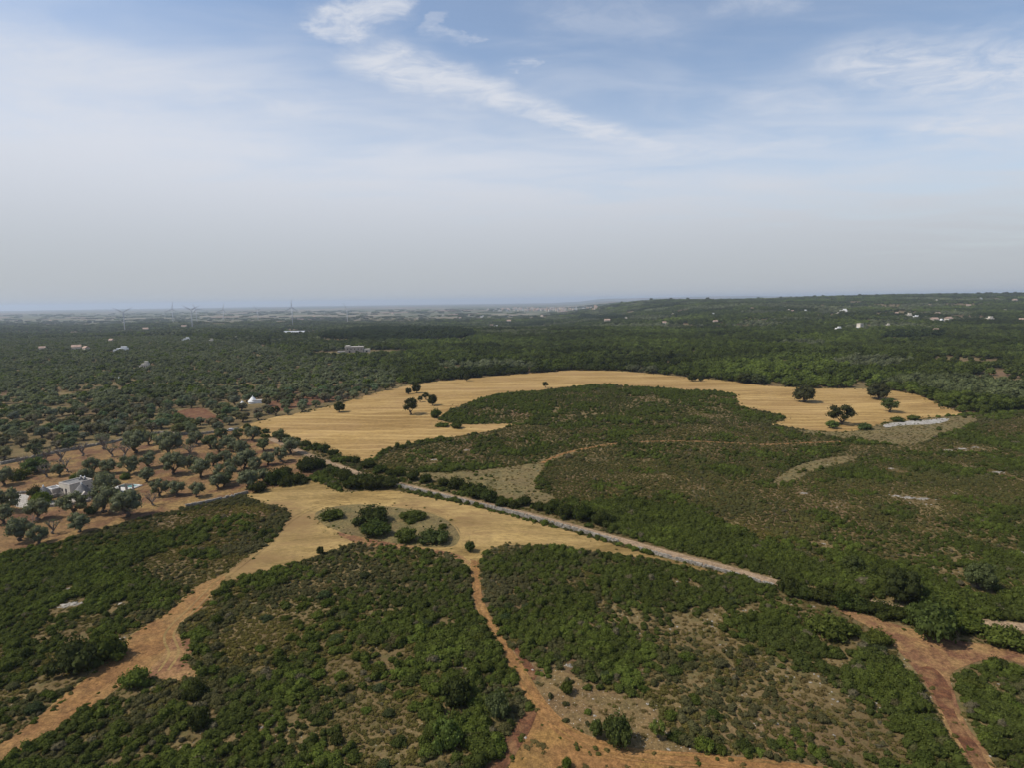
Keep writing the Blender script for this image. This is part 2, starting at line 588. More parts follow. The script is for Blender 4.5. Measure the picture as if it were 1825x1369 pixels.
def resample(P_, step, closed):
    Q = np.vstack([P_, P_[:1]]) if closed else P_
    seg = np.hypot(*(np.diff(Q, axis=0).T))
    s_ = np.concatenate([[0], np.cumsum(seg)])
    n_ = max(4, int(s_[-1] / step))
    t = np.linspace(0, s_[-1], n_, endpoint=not closed)
    return np.stack([np.interp(t, s_, Q[:, 0]), np.interp(t, s_, Q[:, 1])], 1)


def poly_px(pts, smooth=True):
    # the outline is rounded in the picture of the plan, then laid on the ground
    w = np.array([at(*p)[:2] for p in pts])
    return catmull(w, True) if smooth else w


def inside(poly, x, y):
    x, y = np.asarray(x), np.asarray(y)
    r = np.zeros(x.shape, bool)
    lo, hi = poly.min(0), poly.max(0)
    c = (x >= lo[0]) & (x <= hi[0]) & (y >= lo[1]) & (y <= hi[1])
    if not c.any():
        return r
    xs, ys = x[c], y[c]
    q = np.zeros(xs.shape, bool)
    x1, y1 = poly[-1]
    for x2, y2 in poly:
        cond = (y1 > ys) != (y2 > ys)
        if y1 != y2:
            q ^= cond & (xs < (x2 - x1) * (ys - y1) / (y2 - y1) + x1)
        x1, y1 = x2, y2
    r[c] = q
    return r


def sheet(name, poly, mat, lift, step=2.0, grid=6.0, rag=0.5, label=None):
    b = resample(poly, step, True)
    b = b + (np.stack([fbm(b[:, 0], b[:, 1], 5.0, 3, 3.3), fbm(b[:, 0], b[:, 1], 5.0, 3, 9.1)], 1) - 0.5) * 2 * rag
    lo, hi = b.min(0), b.max(0)
    X, Y = np.meshgrid(np.arange(lo[0], hi[0], grid), np.arange(lo[1], hi[1], grid))
    X, Y = X.ravel(), Y.ravel()
    ok = inside(b, X, Y)
    pts = [Vector(p) for p in np.vstack([b, np.stack([X[ok], Y[ok]], 1)])]
    nb_ = len(b)
    r = geometry.delaunay_2d_cdt(pts, [], [list(range(nb_))], 1, 1e-4)
    xy = np.array([tuple(v) for v in r[0]])
    Vv = np.stack([xy[:, 0], xy[:, 1], hgt(xy[:, 0], xy[:, 1]) + lift], 1)
    me = bpy.data.meshes.new(name)
    me.from_pydata(Vv.tolist(), [], [tuple(f) for f in r[2]])
    me.materials.append(mat)
    me.update()
    if len(me.polygons) and me.polygons[0].normal.z < 0:
        me.flip_normals()
    o = link(name, me)
    tag(o, label, kind='structure')
    return b


def ribbon(line, width):
    """polygon of a strip along a world polyline"""
    line = resample(catmull(line, False), 2.0, False)
    t = np.gradient(line, axis=0)
    t /= np.linalg.norm(t, axis=1)[:, None]
    nrm = np.stack([-t[:, 1], t[:, 0]], 1)
    w = np.interp(np.linspace(0, 1, len(line)), np.linspace(0, 1, len(width)), width)[:, None] / 2
    return np.vstack([line + nrm * w, (line - nrm * w)[::-1]]), line


def line_px(pts):
    return np.array([at(*p)[:2] for p in pts])


P_FIELD = poly_px([(428, 765), (450, 755), (490, 744), (545, 734), (600, 721), (650, 706), (720, 689), (780, 679), (830, 675), (900, 669), (960, 664),
                   (1020, 660), (1090, 661), (1160, 666), (1230, 673), (1300, 679), (1345, 686), (1420, 691), (1500, 693), (1560, 694), (1600, 698),
                   (1635, 704), (1660, 715), (1690, 728), (1717, 738), (1680, 743), (1620, 749), (1585, 752), (1545, 764), (1510, 770), (1450, 768),
                   (1400, 761), (1375, 757), (1400, 748), (1380, 738), (1350, 731), (1318, 722), (1308, 704), (1260, 697), (1200, 694), (1120, 689),
                   (1050, 687), (970, 696), (915, 700), (855, 712), (815, 727), (785, 744), (790, 752), (840, 757), (905, 756), (915, 759), (860, 771),
                   (760, 787), (690, 802), (664, 818), (645, 824), (620, 818), (585, 808), (530, 791), (470, 775)])
P_MID = poly_px([(436, 884), (500, 868), (545, 858), (575, 862), (610, 878), (690, 874), (760, 886), (850, 905), (950, 930), (1050, 958), (1150, 987),
                 (1240, 1010), (1310, 1028), (1230, 1016), (1150, 997), (1080, 988), (1030, 981), (960, 974), (890, 974), (862, 988), (856, 1012), (828, 1012),
                 (800, 990), (740, 978), (690, 973), (640, 968), (600, 980), (560, 994), (500, 1012), (430, 1032), (395, 1045), (368, 1078),
                 (330, 1108), (312, 1132), (342, 1140), (345, 1160), (332, 1178), (356, 1208), (310, 1216), (240, 1212), (190, 1245), (100, 1305), (20, 1350),
                 (-60, 1390), (-60, 1345), (15, 1318), (90, 1258), (150, 1212), (205, 1165), (235, 1130), (300, 1090), (340, 1052), (398, 1024), (440, 994),
                 (482, 966), (508, 935), (512, 912), (480, 900)])
L_TRACK = line_px([(846, 1000), (848, 1030), (853, 1070), (868, 1105), (892, 1145), (915, 1180), (940, 1222), (962, 1258), (990, 1290), (1030, 1316),
                   (1085, 1338), (1150, 1350), (1250, 1356), (1400, 1372), (1550, 1392), (1700, 1425)])
P_TRACK, L_TRACK = ribbon(L_TRACK, [2.6, 2.0, 2.2, 2.6, 2.8, 2.8, 2.6, 2.6])
P_TRI = poly_px([(955, 1252), (985, 1292), (1040, 1326), (1120, 1350), (1250, 1362), (1400, 1378), (1560, 1400), (1400, 1420), (900, 1420), (905, 1369), (935, 1310)])
P_STONY = poly_px([(905, 1150), (940, 1178), (990, 1190), (1040, 1212), (1085, 1230), (1150, 1250), (1185, 1290), (1230, 1335), (1330, 1352), (1250, 1356), (1150, 1350), (1085, 1338), (1030, 1316), (990, 1290), (950, 1235)])
P_REDA = poly_px([(914, 1152), (928, 1160), (945, 1182), (958, 1205), (948, 1214), (932, 1190)])
P_REDB = poly_px([(950, 1258), (957, 1272), (940, 1312), (905, 1369), (880, 1420), (820, 1420), (868, 1369), (905, 1310)])
P_RIGHT = poly_px([(1482, 1078), (1560, 1102), (1640, 1127), (1700, 1142), (1760, 1150), (1850, 1172), (2050, 1215), (2050, 1250), (1850, 1195), (1790, 1176), (1745, 1180), (1702, 1197),
                   (1697, 1222), (1722, 1285), (1752, 1335), (1790, 1400), (1750, 1400), (1690, 1300), (1650, 1222), (1615, 1175), (1565, 1130), (1510, 1098)])
P_REDC = poly_px([(1640, 1198), (1660, 1190), (1688, 1215), (1708, 1275), (1740, 1330), (1775, 1400), (1757, 1400), (1700, 1305), (1662, 1235)])
L_ROAD = line_px([(480, 782), (535, 806), (590, 827), (640, 845), (700, 861), (800, 885), (900, 908), (1000, 934), (1100, 962), (1200, 990), (1290, 1013), (1395, 1043),
                  (1500, 1066), (1620, 1088), (1720, 1107), (1850, 1122), (2000, 1138), (2200, 1158)])
P_ROAD, L_ROAD = ribbon(L_ROAD, [3.4] * 10 + [3.2] * 4)
P_CLEAR1 = poly_px([(690, 838), (760, 843), (860, 838), (950, 826), (975, 815), (1030, 801), (1050, 800), (985, 822), (962, 845), (955, 870), (990, 890), (950, 899), (890, 888), (840, 868), (780, 858), (720, 852)])
L_PATH = line_px([(965, 826), (1000, 811), (1040, 801), (1100, 791), (1180, 787), (1260, 788), (1360, 793), (1430, 790), (1500, 788)])
P_PATH, L_PATH = ribbon(L_PATH, [2.0, 2.4, 1.6, 1.6, 1.8])
P_CLEAR2 = poly_px([(1378, 862), (1400, 842), (1440, 824), (1500, 814), (1530, 815), (1500, 828), (1450, 842), (1410, 858)])
P_CLEAR3 = poly_px([(1400, 760), (1450, 768), (1500, 770), (1545, 764), (1585, 752), (1680, 744), (1740, 742), (1730, 760), (1680, 775), (1640, 790), (1580, 792), (1530, 784), (1450, 776)])
P_QUARRY = poly_px([(1577, 757), (1610, 752), (1650, 749), (1690, 746), (1686, 752), (1660, 757), (1610, 759), (1580, 763)])
P_OVAL = poly_px([(560, 918), (590, 905), (640, 900), (700, 905), (770, 915), (815, 940), (820, 962), (800, 976), (740, 974), (680, 970), (630, 958), (580, 938)])
P_REDD = poly_px([(600, 950), (640, 958), (690, 968), (760, 978), (810, 988), (850, 1004), (838, 1010), (800, 992), (740, 982), (690, 977), (640, 972)])
P_ORCH = poly_px([(-170, 1050), (0, 990), (120, 962), (200, 940), (260, 922), (330, 906), (400, 892), (440, 882), (500, 868), (545, 855), (575, 838), (540, 814), (490, 790), (440, 770),
                  (425, 767), (352, 777), (284, 774), (226, 785), (100, 809), (0, 831), (-200, 862)], False)
P_REDE = poly_px([(305, 738), (352, 727), (380, 738), (398, 757), (365, 755), (325, 747)])
P_REDF = poly_px([(475, 722), (500, 712), (560, 706), (625, 708), (590, 716), (530, 727), (485, 735)])
P_DRIVE = poly_px([(10, 884), (50, 883), (52, 894), (104, 893), (125, 888), (150, 884), (158, 890), (120, 897), (85, 903), (52, 907), (25, 902)])
P_GRASSF = [poly_px(p) for p in ([(600, 628), (640, 624), (700, 624), (745, 626), (720, 632), (660, 634), (600, 634)],
                                 [(540, 630), (575, 627), (620, 627), (610, 632), (560, 634)],
                                 [(570, 606), (620, 604), (640, 607), (610, 611), (575, 611)],
                                 [(1605, 609), (1640, 608), (1665, 611), (1640, 614), (1612, 612)],
                                 [(855, 621), (900, 619), (905, 622), (870, 624)],
                                 [(1228, 628), (1240, 626), (1242, 633), (1230, 633)])]
P_SLABS = [poly_px(p) for p in ([(1410, 663), (1480, 664), (1500, 668), (1440, 668)], [(0, 722), (60, 725), (105, 733), (100, 741), (85, 735), (40, 728), (0, 727)])]

sheet('orchard_floor', P_ORCH, ORCH, 0.03, 4.0, 8.0, 0.8, 'dry straw and red soil under the olive orchard')
sheet('field', P_FIELD, STUB, 0.07, 3.0, 7.0, 0.9, 'long golden stubble field in front of the forest')
sheet('field.001', P_MID, STUB2, 0.05, 1.5, 5.0, 0.5, 'yellow mown field narrowing into a track at both ends')
sheet('dry_grass_ground', P_CLEAR1, DRY, 0.05, 2.0, 6.0, 0.8, 'brown grassy clearing beyond the road')
sheet('dry_grass_ground.001', P_CLEAR2, DRY, 0.05, 2.0, 6.0, 0.8, 'small brown clearing in the scrub')
sheet('dry_grass_ground.002', P_CLEAR3, DRY, 0.05, 2.0, 6.0, 0.8, 'brown grassy ground beside the pale quarry')
sheet('dry_grass_ground.003', P_OVAL, DRY, 0.075, 1.5, 4.0, 0.5, 'oval island of dry grass in the mown field')
sheet('dry_grass_ground.004', P_STONY, DRY2, 0.04, 1.5, 4.0, 0.7, 'stony dry grass beside the curving track')
sheet('dry_grass_ground.005', P_TRI, TAN, 0.045, 1.5, 4.0, 0.4, 'tan grass inside the bend of the track')
sheet('bare_ground', P_QUARRY, QUARRY, 0.09, 2.0, 5.0, 0.8, 'pale bare limestone at the field end')
sheet('red_soil_ground', P_REDA, RED, 0.07, 0.8, 2.0, 0.25, 'dark red ploughed strip beside the track bend')
sheet('red_soil_ground.001', P_REDB, RED, 0.08, 0.8, 2.0, 0.3, 'dark red ploughed strip left of the tan grass')
sheet('red_soil_ground.002', P_RIGHT, REDTAN, 0.05, 1.5, 4.0, 0.4, 'reddish stubble strip between scrub banks')
sheet('red_soil_ground.003', P_REDC, RED, 0.08, 1.0, 3.0, 0.5, 'dark red ploughed end of the stubble strip')
sheet('red_soil_ground.004', P_REDD, REDTAN, 0.09, 1.0, 3.0, 0.4, 'reddish bare verge under the oval island')
sheet('red_soil_ground.005', P_REDE, RED, 0.06, 3.0, 7.0, 0.8, 'ploughed red plot among the olive groves')
sheet('red_soil_ground.006', P_REDF, RED, 0.06, 3.0, 7.0, 0.8, 'red soil strip under olives by the long field')
sheet('path', P_PATH, EARTH, 0.08, 2.0, 6.0, 0.3, 'narrow earth path through the scrub')
sheet('path.001', P_TRACK, EARTH, 0.10, 0.8, 3.0, 0.22, 'orange earth track curving through the scrub')
sheet('road', P_ROAD, ROAD, 0.11, 2.0, 5.0, 0.12, 'pinkish gravel country road')
sheet('driveway', P_DRIVE, PAVE, 0.07, 1.0, 3.0, 0.15, 'pale gravel driveway of the villa')
for i, p_ in enumerate(P_GRASSF):
    sheet('far_field' if i == 0 else 'far_field.%03d' % i, p_, DRY if i in (0, 1) else STUB, 0.25, 6.0, 15.0, 1.5, 'small pale field among the distant trees')
for i, p_ in enumerate(P_SLABS):
    sheet('bare_ground.%03d' % (i + 1), p_, DRY, 0.12, 4.0, 12.0, 1.0, 'pale dusty strip among the trees')

P_TRACKL = poly_px([(402, 1030), (380, 1056), (366, 1080), (330, 1108), (314, 1132), (342, 1141), (344, 1160), (331, 1178), (354, 1207), (310, 1215), (240, 1211), (188, 1245), (98, 1305), (18, 1350),
                    (-60, 1390), (-60, 1346), (16, 1319), (92, 1259), (152, 1213), (207, 1165), (237, 1131), (302, 1091), (342, 1053), (385, 1030)])
TRACKSOIL = soil_mat('orange_brown_earth', ((0.235, 0.122, 0.043), (0.175, 0.090, 0.035), (0.250, 0.145, 0.053)), 0.25, 0.9)
sheet('path.002', P_TRACKL, TRACKSOIL, 0.08, 1.2, 4.0, 0.3, 'wide tan earth track widening between scrub banks')
P_BARE5 = poly_px([(300, 1150), (315, 1132), (342, 1141), (344, 1160), (331, 1178), (354, 1207), (310, 1214), (262, 1205), (285, 1175)])
sheet('bare_ground.003', P_BARE5, REDTAN, 0.11, 1.0, 3.0, 0.4, 'reddish bare corner beside the wide track')
for i, (pts, off) in enumerate([([(846, 1004), (828, 985), (826, 955), (800, 926), (740, 906), (650, 893), (570, 903), (515, 930), (470, 975), (400, 1030), (345, 1085), (302, 1130), (310, 1165), (290, 1200)], 0.9),
                                ([(846, 1004), (835, 985), (840, 955), (812, 922), (750, 900), (650, 886), (560, 897)], 0.9),
                                ([(846, 1000), (850, 1040), (856, 1078), (895, 1146), (942, 1222), (964, 1258), (992, 1290), (1032, 1316), (1087, 1338), (1152, 1350), (1252, 1356), (1400, 1371)], 0.75)]):
    ln = resample(catmull(line_px(pts), False), 1.5, False)
    t_ = np.gradient(ln, axis=0)
    t_ /= np.linalg.norm(t_, axis=1)[:, None]
    nn = np.stack([-t_[:, 1], t_[:, 0]], 1)
    for sg in (-1, 1):
        rb, _ = ribbon(ln + nn * sg * off, [0.42, 0.5, 0.38, 0.5])
        sheet('wheel_track', rb, TAN if i == 2 else STUB2, 0.125 + 0.006 * i, 1.5, 5.0, 0.16, 'pale wheel rut pressed into the track')

# ------------------------------------------------------------------ plant prototypes
def ico(sub=1):
    t = (1 + 5 ** 0.5) / 2
    v = [(-1, t, 0), (1, t, 0), (-1, -t, 0), (1, -t, 0), (0, -1, t), (0, 1, t), (0, -1, -t), (0, 1, -t), (t, 0, -1), (t, 0, 1), (-t, 0, -1), (-t, 0, 1)]
    f = [(0, 11, 5), (0, 5, 1), (0, 1, 7), (0, 7, 10), (0, 10, 11), (1, 5, 9), (5, 11, 4), (11, 10, 2), (10, 7, 6), (7, 1, 8), (3, 9, 4), (3, 4, 2), (3, 2, 6), (3, 6, 8), (3, 8, 9), (4, 9, 5), (2, 4, 11), (6, 2, 10), (8, 6, 7), (9, 8, 1)]
    v = [np.array(p) / np.linalg.norm(p) for p in v]
    for _ in range(sub):
        cache, nf_ = {}, []

        def mid(a, b):
            key = (min(a, b), max(a, b))
            if key not in cache:
                p = v[a] + v[b]
                v.append(p / np.linalg.norm(p))
                cache[key] = len(v) - 1
            return cache[key]
        for a, b, c in f:
            ab, bc, ca = mid(a, b), mid(b, c), mid(c, a)
            nf_ += [(a, ab, ca), (b, bc, ab), (c, ca, bc), (ab, bc, ca)]
        f = nf_
    return np.array(v), np.array(f)


ICO0, ICO1 = ico(0), ico(1)


def leafy(name, lobes, n, size, seed, core=0.80, spread=0.30, var=0.35, ico_=ICO1, up=0.25, squash=1.0, rag=0.2):
    """a crown: lobes = [(x, y, z, rx, ry, rz)], n leaf-sized faces over lumpy cores"""
    r = np.random.default_rng(seed)
    L = np.array(lobes, float)
    w = (L[:, 3] * L[:, 5])
    ii = r.choice(len(L), n, p=w / w.sum())
    dv = r.normal(size=(n, 3))
    dv[:, 2] += up
    dv /= np.linalg.norm(dv, axis=1)[:, None]
    rr = 1.0 - spread * r.random(n) ** 1.3 + rag * (r.random(n) < 0.22) * r.random(n)
    lump = 1 + 0.16 * np.sin(dv[:, 0] * 7 + ii) * np.sin(dv[:, 1] * 6 + 2 * ii) + 0.1 * np.sin(dv[:, 2] * 9 + ii)
    Pp = L[ii, :3] + dv * L[ii, 3:6] * (rr * lump)[:, None]
    nrm = dv + r.normal(size=(n, 3)) * 0.55
    nrm /= np.linalg.norm(nrm, axis=1)[:, None]
    a = np.cross(nrm, r.normal(size=(n, 3)))
    a /= np.linalg.norm(a, axis=1)[:, None]
    b = np.cross(nrm, a)
    s_ = size * (0.6 + 0.8 * r.random(n))[:, None]
    e = 0.5 + 0.35 * r.random(n)[:, None]
    q = np.stack([Pp - a * s_, Pp - b * s_ * e + nrm * s_ * 0.15, Pp + a * s_, Pp + b * s_ * e + nrm * s_ * 0.1], 1).reshape(-1, 3)
    fq = np.arange(4 * n).reshape(-1, 4)
    Vs, Ft, off = [q], [], 4 * n
    if core > 0:
        for j, l in enumerate(L):
            cv = ico_[0] * (1 + 0.16 * (r.random(len(ico_[0])) - 0.5))[:, None]
            Vs.append(l[:3] + cv * l[3:6] * core)
            Ft.append(ico_[1] + off)
            off += len(cv)
    Vv = np.vstack(Vs)
    Vv[:, 2] = np.maximum(Vv[:, 2], -0.05) * squash
    nt = sum(len(f) for f in Ft)
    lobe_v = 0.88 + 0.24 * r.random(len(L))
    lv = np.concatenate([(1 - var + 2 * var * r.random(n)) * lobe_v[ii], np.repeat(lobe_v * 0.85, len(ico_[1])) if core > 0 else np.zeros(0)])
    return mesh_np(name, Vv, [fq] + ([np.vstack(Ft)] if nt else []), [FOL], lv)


def dome(seed, n, rmin, rmax, h, spread=0.6, zr=0.75):
    r = random.Random(seed)
    out = [(0, 0, h * 0.42, 0.66, 0.66, h * 0.55)]
    for i in range(n):
        a = 2 * math.pi * (i + r.random() * 0.6) / n
        d_ = spread * (0.6 + 0.55 * r.random())
        q = rmin + (rmax - rmin) * r.random()
        out.append((d_ * math.cos(a), d_ * math.sin(a), h * (0.15 + 0.40 * r.random()), q, q * (0.8 + 0.4 * r.random()), q * zr * h))
    return out


SCRUB = [leafy('scrub_a', dome(1, 6, 0.28, 0.45, 1.0), 330, 0.105, 1),
         leafy('scrub_b', dome(2, 7, 0.25, 0.42, 0.85), 330, 0.10, 2),
         leafy('scrub_c', dome(3, 5, 0.3, 0.5, 1.15), 330, 0.105, 3),
         leafy('scrub_d', dome(4, 8, 0.22, 0.36, 0.6, 0.7), 300, 0.095, 4, core=0.7, spread=0.5),
         leafy('scrub_e', dome(5, 7, 0.2, 0.34, 0.5, 0.75), 260, 0.085, 5, core=0.6, spread=0.6, var=0.5),
         leafy('scrub_f', dome(6, 4, 0.25, 0.4, 1.4, 0.45), 300, 0.10, 6)]
BIGSHRUB = [leafy('lentisk_%d' % i, dome(20 + i, 11 + i % 4, 0.18, 0.44, 0.95 + 0.12 * (i % 3), 0.66), 1500, 0.068, 30 + i, core=0.72, spread=0.4, var=0.42, rag=0.36) for i in range(5)]


def crown_lobes(seed, n, zc_, rx, rz, lob=(0.42, 0.62)):
    r = random.Random(seed)
    out = [(0, 0, zc_, rx * 0.62, rx * 0.62, rz * 0.66)]
    for i in range(n):
        a = 2.39996 * i + r.random()
        u = -0.75 + 1.7 * (i + 0.5) / n
        c = math.sqrt(max(0, 1 - min(1, abs(u)) ** 2))
        q = lob[0] + (lob[1] - lob[0]) * r.random()
        out.append((rx * 0.62 * c * math.cos(a), rx * 0.62 * c * math.sin(a), zc_ + rz * 0.62 * u, rx * q, rx * q, rz * q * 0.9))
    return out


# unit tree: crown radius 1, measured in crown radii
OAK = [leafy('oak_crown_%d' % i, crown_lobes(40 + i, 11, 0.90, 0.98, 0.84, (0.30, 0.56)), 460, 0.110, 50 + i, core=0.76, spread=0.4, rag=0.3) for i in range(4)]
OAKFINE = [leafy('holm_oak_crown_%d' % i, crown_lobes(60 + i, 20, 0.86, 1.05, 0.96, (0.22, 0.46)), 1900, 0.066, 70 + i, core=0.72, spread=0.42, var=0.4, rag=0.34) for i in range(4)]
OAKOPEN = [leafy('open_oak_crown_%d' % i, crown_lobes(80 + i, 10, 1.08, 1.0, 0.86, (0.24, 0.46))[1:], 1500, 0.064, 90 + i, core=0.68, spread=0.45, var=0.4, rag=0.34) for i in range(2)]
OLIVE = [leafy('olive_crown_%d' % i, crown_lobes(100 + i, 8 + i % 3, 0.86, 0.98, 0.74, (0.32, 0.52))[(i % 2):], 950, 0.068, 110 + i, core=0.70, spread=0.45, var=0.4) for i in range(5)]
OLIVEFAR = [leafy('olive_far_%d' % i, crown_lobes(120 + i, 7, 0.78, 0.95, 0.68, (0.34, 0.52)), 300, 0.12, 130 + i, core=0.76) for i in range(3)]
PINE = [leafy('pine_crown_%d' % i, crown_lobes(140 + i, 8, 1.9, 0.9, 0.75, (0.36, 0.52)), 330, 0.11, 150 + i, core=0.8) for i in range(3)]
_r = random.Random(5)
CLUMP = []
for i in range(3):
    lb = []
    for j in range(14):
        a, d_ = 2.39996 * j, 0.9 * math.sqrt((j + 0.5) / 14)
        q = 0.20 + 0.12 * _r.random()
        lb.append((d_ * math.cos(a), d_ * math.sin(a), 0.16 + 0.08 * _r.random(), q, q, q * 0.85))
    CLUMP.append(leafy('clump_%d' % i, lb, 420, 0.07, 160 + i, core=0.85, ico_=ICO0))


def trunk_mesh(name, seed, h, r0, limbs, reach, mat, gnarl=0.12, sub=0):
    """trunk with limbs; unit = crown radius"""
    r = random.Random(seed)
    mb = MB()
    top = Vector((r.uniform(-gnarl, gnarl), r.uniform(-gnarl, gnarl), h))
    mid_ = Vector((r.uniform(-gnarl, gnarl), r.uniform(-gnarl, gnarl), h * 0.5))
    mb.tube([(0, 0, -0.12), (0, 0, 0.04), mid_, top], [r0 * 1.7, r0 * 1.25, r0, r0 * 0.85], 7)
    for i in range(limbs):
        a = 2 * math.pi * (i + 0.4 * r.random()) / limbs
        e = top + Vector((math.cos(a) * reach, math.sin(a) * reach, reach * (0.7 + 0.6 * r.random())))
        m_ = top.lerp(e, 0.5) + Vector((r.uniform(-1, 1), r.uniform(-1, 1), r.uniform(-0.3, 1))) * reach * 0.16
        mb.tube([top - Vector((0, 0, r0 * 0.5)), m_, e], [r0 * 0.62, r0 * 0.42, r0 * 0.2], 5)
        for j in range(sub):
            b0 = m_.lerp(e, 0.25 + 0.6 * j / max(1, sub))
            dr = Vector((r.uniform(-1, 1), r.uniform(-1, 1), r.uniform(0.1, 1.2))).normalized()
            b1 = b0 + dr * reach * (0.35 + 0.35 * r.random())
            b2 = b1 + (dr + Vector((r.uniform(-0.6, 0.6), r.uniform(-0.6, 0.6), 0.3))).normalized() * reach * 0.3
            mb.tube([b0, b1, b2], [r0 * 0.24, r0 * 0.15, r0 * 0.07], 4)
    return mb.mesh(name, mat)


OAK_TRUNK = [trunk_mesh('oak_trunk_%d' % i, 200 + i, 0.26, 0.10, 4, 0.42, BARK) for i in range(2)]
OLIVE_TRUNK = [trunk_mesh('olive_trunk_%d' % i, 210 + i, 0.26, 0.11, 4, 0.48, BARK, 0.14) for i in range(3)]
BARE_TRUNK = [trunk_mesh('bare_trunk_%d' % i, 220 + i, 0.36, 0.10, 5, 0.62, DEADWOOD, 0.18, 0) for i in range(3)]
BARE_BRANCH = [trunk_mesh('bare_branch_%d' % i, 220 + i, 0.36, 0.085, 5, 0.62, DEADWOOD, 0.18, 6) for i in range(3)]
SPARSE = leafy('sparse_leaves', crown_lobes(300, 6, 1.0, 0.85, 0.5, (0.3, 0.5))[1:], 150, 0.05, 301, core=0.0, spread=0.9, var=0.4)


# ------------------------------------------------------------------ scatter: one object of many points
def proto_coll(name, meshes):
    c = bpy.data.collections.new(name)
    for i, me in enumerate(meshes):
        o = bpy.data.objects.new('%s_%02d' % (name, i), me)
        c.objects.link(o)
    return c


def scatter(name, label, coll, x, y, scl, idx, tint, tilt=0.12, sink=0.0):
    n_ = len(x)
    z = hgt(x, y) - sink
    me = bpy.data.meshes.new(name)
    me.vertices.add(n_)
    me.vertices.foreach_set('co', np.stack([x, y, z], 1).astype(np.float32).ravel())
    rot = np.stack([RNG.normal(0, tilt, n_), RNG.normal(0, tilt, n_), RNG.random(n_) * 6.283], 1)
    for nm, ty, key, dat in (('scl', 'FLOAT_VECTOR', 'vector', scl), ('rot', 'FLOAT_VECTOR', 'vector', rot),
                             ('idx', 'INT', 'value', idx), ('tint', 'FLOAT_COLOR', 'color', np.hstack([tint, np.ones((n_, 1))]))):
        a = me.attributes.new(nm, ty, 'POINT')
        a.data.foreach_set(key, np.asarray(dat, np.int32 if ty == 'INT' else np.float32).ravel())
    o = link(name, me)
    tag(o, label, kind='stuff')
    ng = bpy.data.node_groups.new(name, 'GeometryNodeTree')
    ng.interface.new_socket('Geometry', in_out='INPUT', socket_type='NodeSocketGeometry')
    ng.interface.new_socket('Geometry', in_out='OUTPUT', socket_type='NodeSocketGeometry')
    gi, go = ng.nodes.new('NodeGroupInput'), ng.nodes.new('NodeGroupOutput')
    ip = ng.nodes.new('GeometryNodeInstanceOnPoints')
    ci = ng.nodes.new('GeometryNodeCollectionInfo')
    ci.inputs['Collection'].default_value = coll
    ci.inputs['Separate Children'].default_value = True
    ci.inputs['Reset Children'].default_value = True
    lk = ng.links.new

    def na_(nm, ty):
        q = ng.nodes.new('GeometryNodeInputNamedAttribute')
        q.data_type = ty
        q.inputs['Name'].default_value = nm
        return q.outputs['Attribute']
    lk(gi.outputs[0], ip.inputs['Points'])
    lk(ci.outputs[0], ip.inputs['Instance'])
    ip.inputs['Pick Instance'].default_value = True
    lk(na_('idx', 'INT'), ip.inputs['Instance Index'])
    e2r = ng.nodes.new('FunctionNodeEulerToRotation')
    lk(na_('rot', 'FLOAT_VECTOR'), e2r.inputs[0])
    lk(e2r.outputs[0], ip.inputs['Rotation'])
    lk(na_('scl', 'FLOAT_VECTOR'), ip.inputs['Scale'])
    lk(ip.outputs[0], go.inputs[0])
    mo = o.modifiers.new('scatter', 'NODES')
    mo.node_group = ng
    return o


def jgrid(y0, y1, sp, fac=0.95, pad=25, jit=0.85):
    Y = np.arange(y0, y1, sp)
    xs, ys = [], []
    for yy in Y:
        xr = fac * yy + pad
        q = np.arange(-xr, xr, sp)
        xs.append(q)
        ys.append(np.full(len(q), yy))
    x, y = np.concatenate(xs), np.concatenate(ys)
    x = x + (RNG.random(len(x)) - 0.5) * sp * jit * 1.2
    y = y + (RNG.random(len(y)) - 0.5) * sp * jit * 1.2
    return x, y


ORCH_EDGE = [(-170, 1050), (0, 990), (120, 962), (200, 940), (260, 922), (330, 906), (400, 892), (440, 882)]
TOP_EDGE = [(428, 765), (490, 744), (545, 734), (600, 721), (650, 706), (720, 689), (780, 679), (830, 675), (900, 669), (960, 664), (1020, 660), (1090, 661), (1160, 666), (1230, 673),
            (1300, 679), (1345, 686), (1420, 691), (1500, 693), (1560, 694), (1600, 698), (1635, 704), (1660, 715), (1690, 728), (1717, 738)]
Z_SCRUB = poly_px([(-500, 1160)] + ORCH_EDGE + [(500, 868), (545, 855), (575, 838), (540, 814), (490, 790)] + TOP_EDGE + [(1760, 738), (1850, 729), (2100, 715), (2500, 760), (2900, 1000), (2700, 1700), (912, 2600), (-900, 1700)], False)
Z_OLIVE = poly_px([(-700, 1200)] + ORCH_EDGE + [(500, 868), (545, 855), (575, 838), (540, 814), (490, 790)] + TOP_EDGE[:6] + [(700, 668), (600, 648), (520, 630), (440, 612), (300, 600), (-500, 606), (-900, 800)], False)
P_NEARROAD = poly_px([(1590, 1080), (1720, 1103), (1860, 1122), (1860, 1142), (1720, 1122), (1600, 1100)])
P_RIGHTW = poly_px([(1470, 1076), (1560, 1096), (1640, 1121), (1700, 1136), (1760, 1145), (1850, 1166), (2060, 1209), (2060, 1258), (1855, 1203), (1790, 1183), (1748, 1188), (1712, 1204), (1708, 1224), (1732, 1285), (1762, 1335), (1800, 1400),
                    (1738, 1400), (1676, 1302), (1636, 1226), (1600, 1182), (1552, 1138), (1496, 1106)])
NO_SCRUB = [P_RIGHTW, P_NEARROAD, P_FIELD, P_MID, P_TRI, P_QUARRY, P_RIGHT, P_ROAD, P_REDA, P_REDB, P_REDC, P_TRACK, P_TRACKL]
SPARSE_Z = [P_CLEAR1, P_CLEAR2, P_CLEAR3, P_OVAL, P_STONY]
P_PATHW, _ = ribbon(L_PATH, [2.6, 2.6])
P_ROADW, _ = ribbon(L_ROAD, [5.6, 5.6])
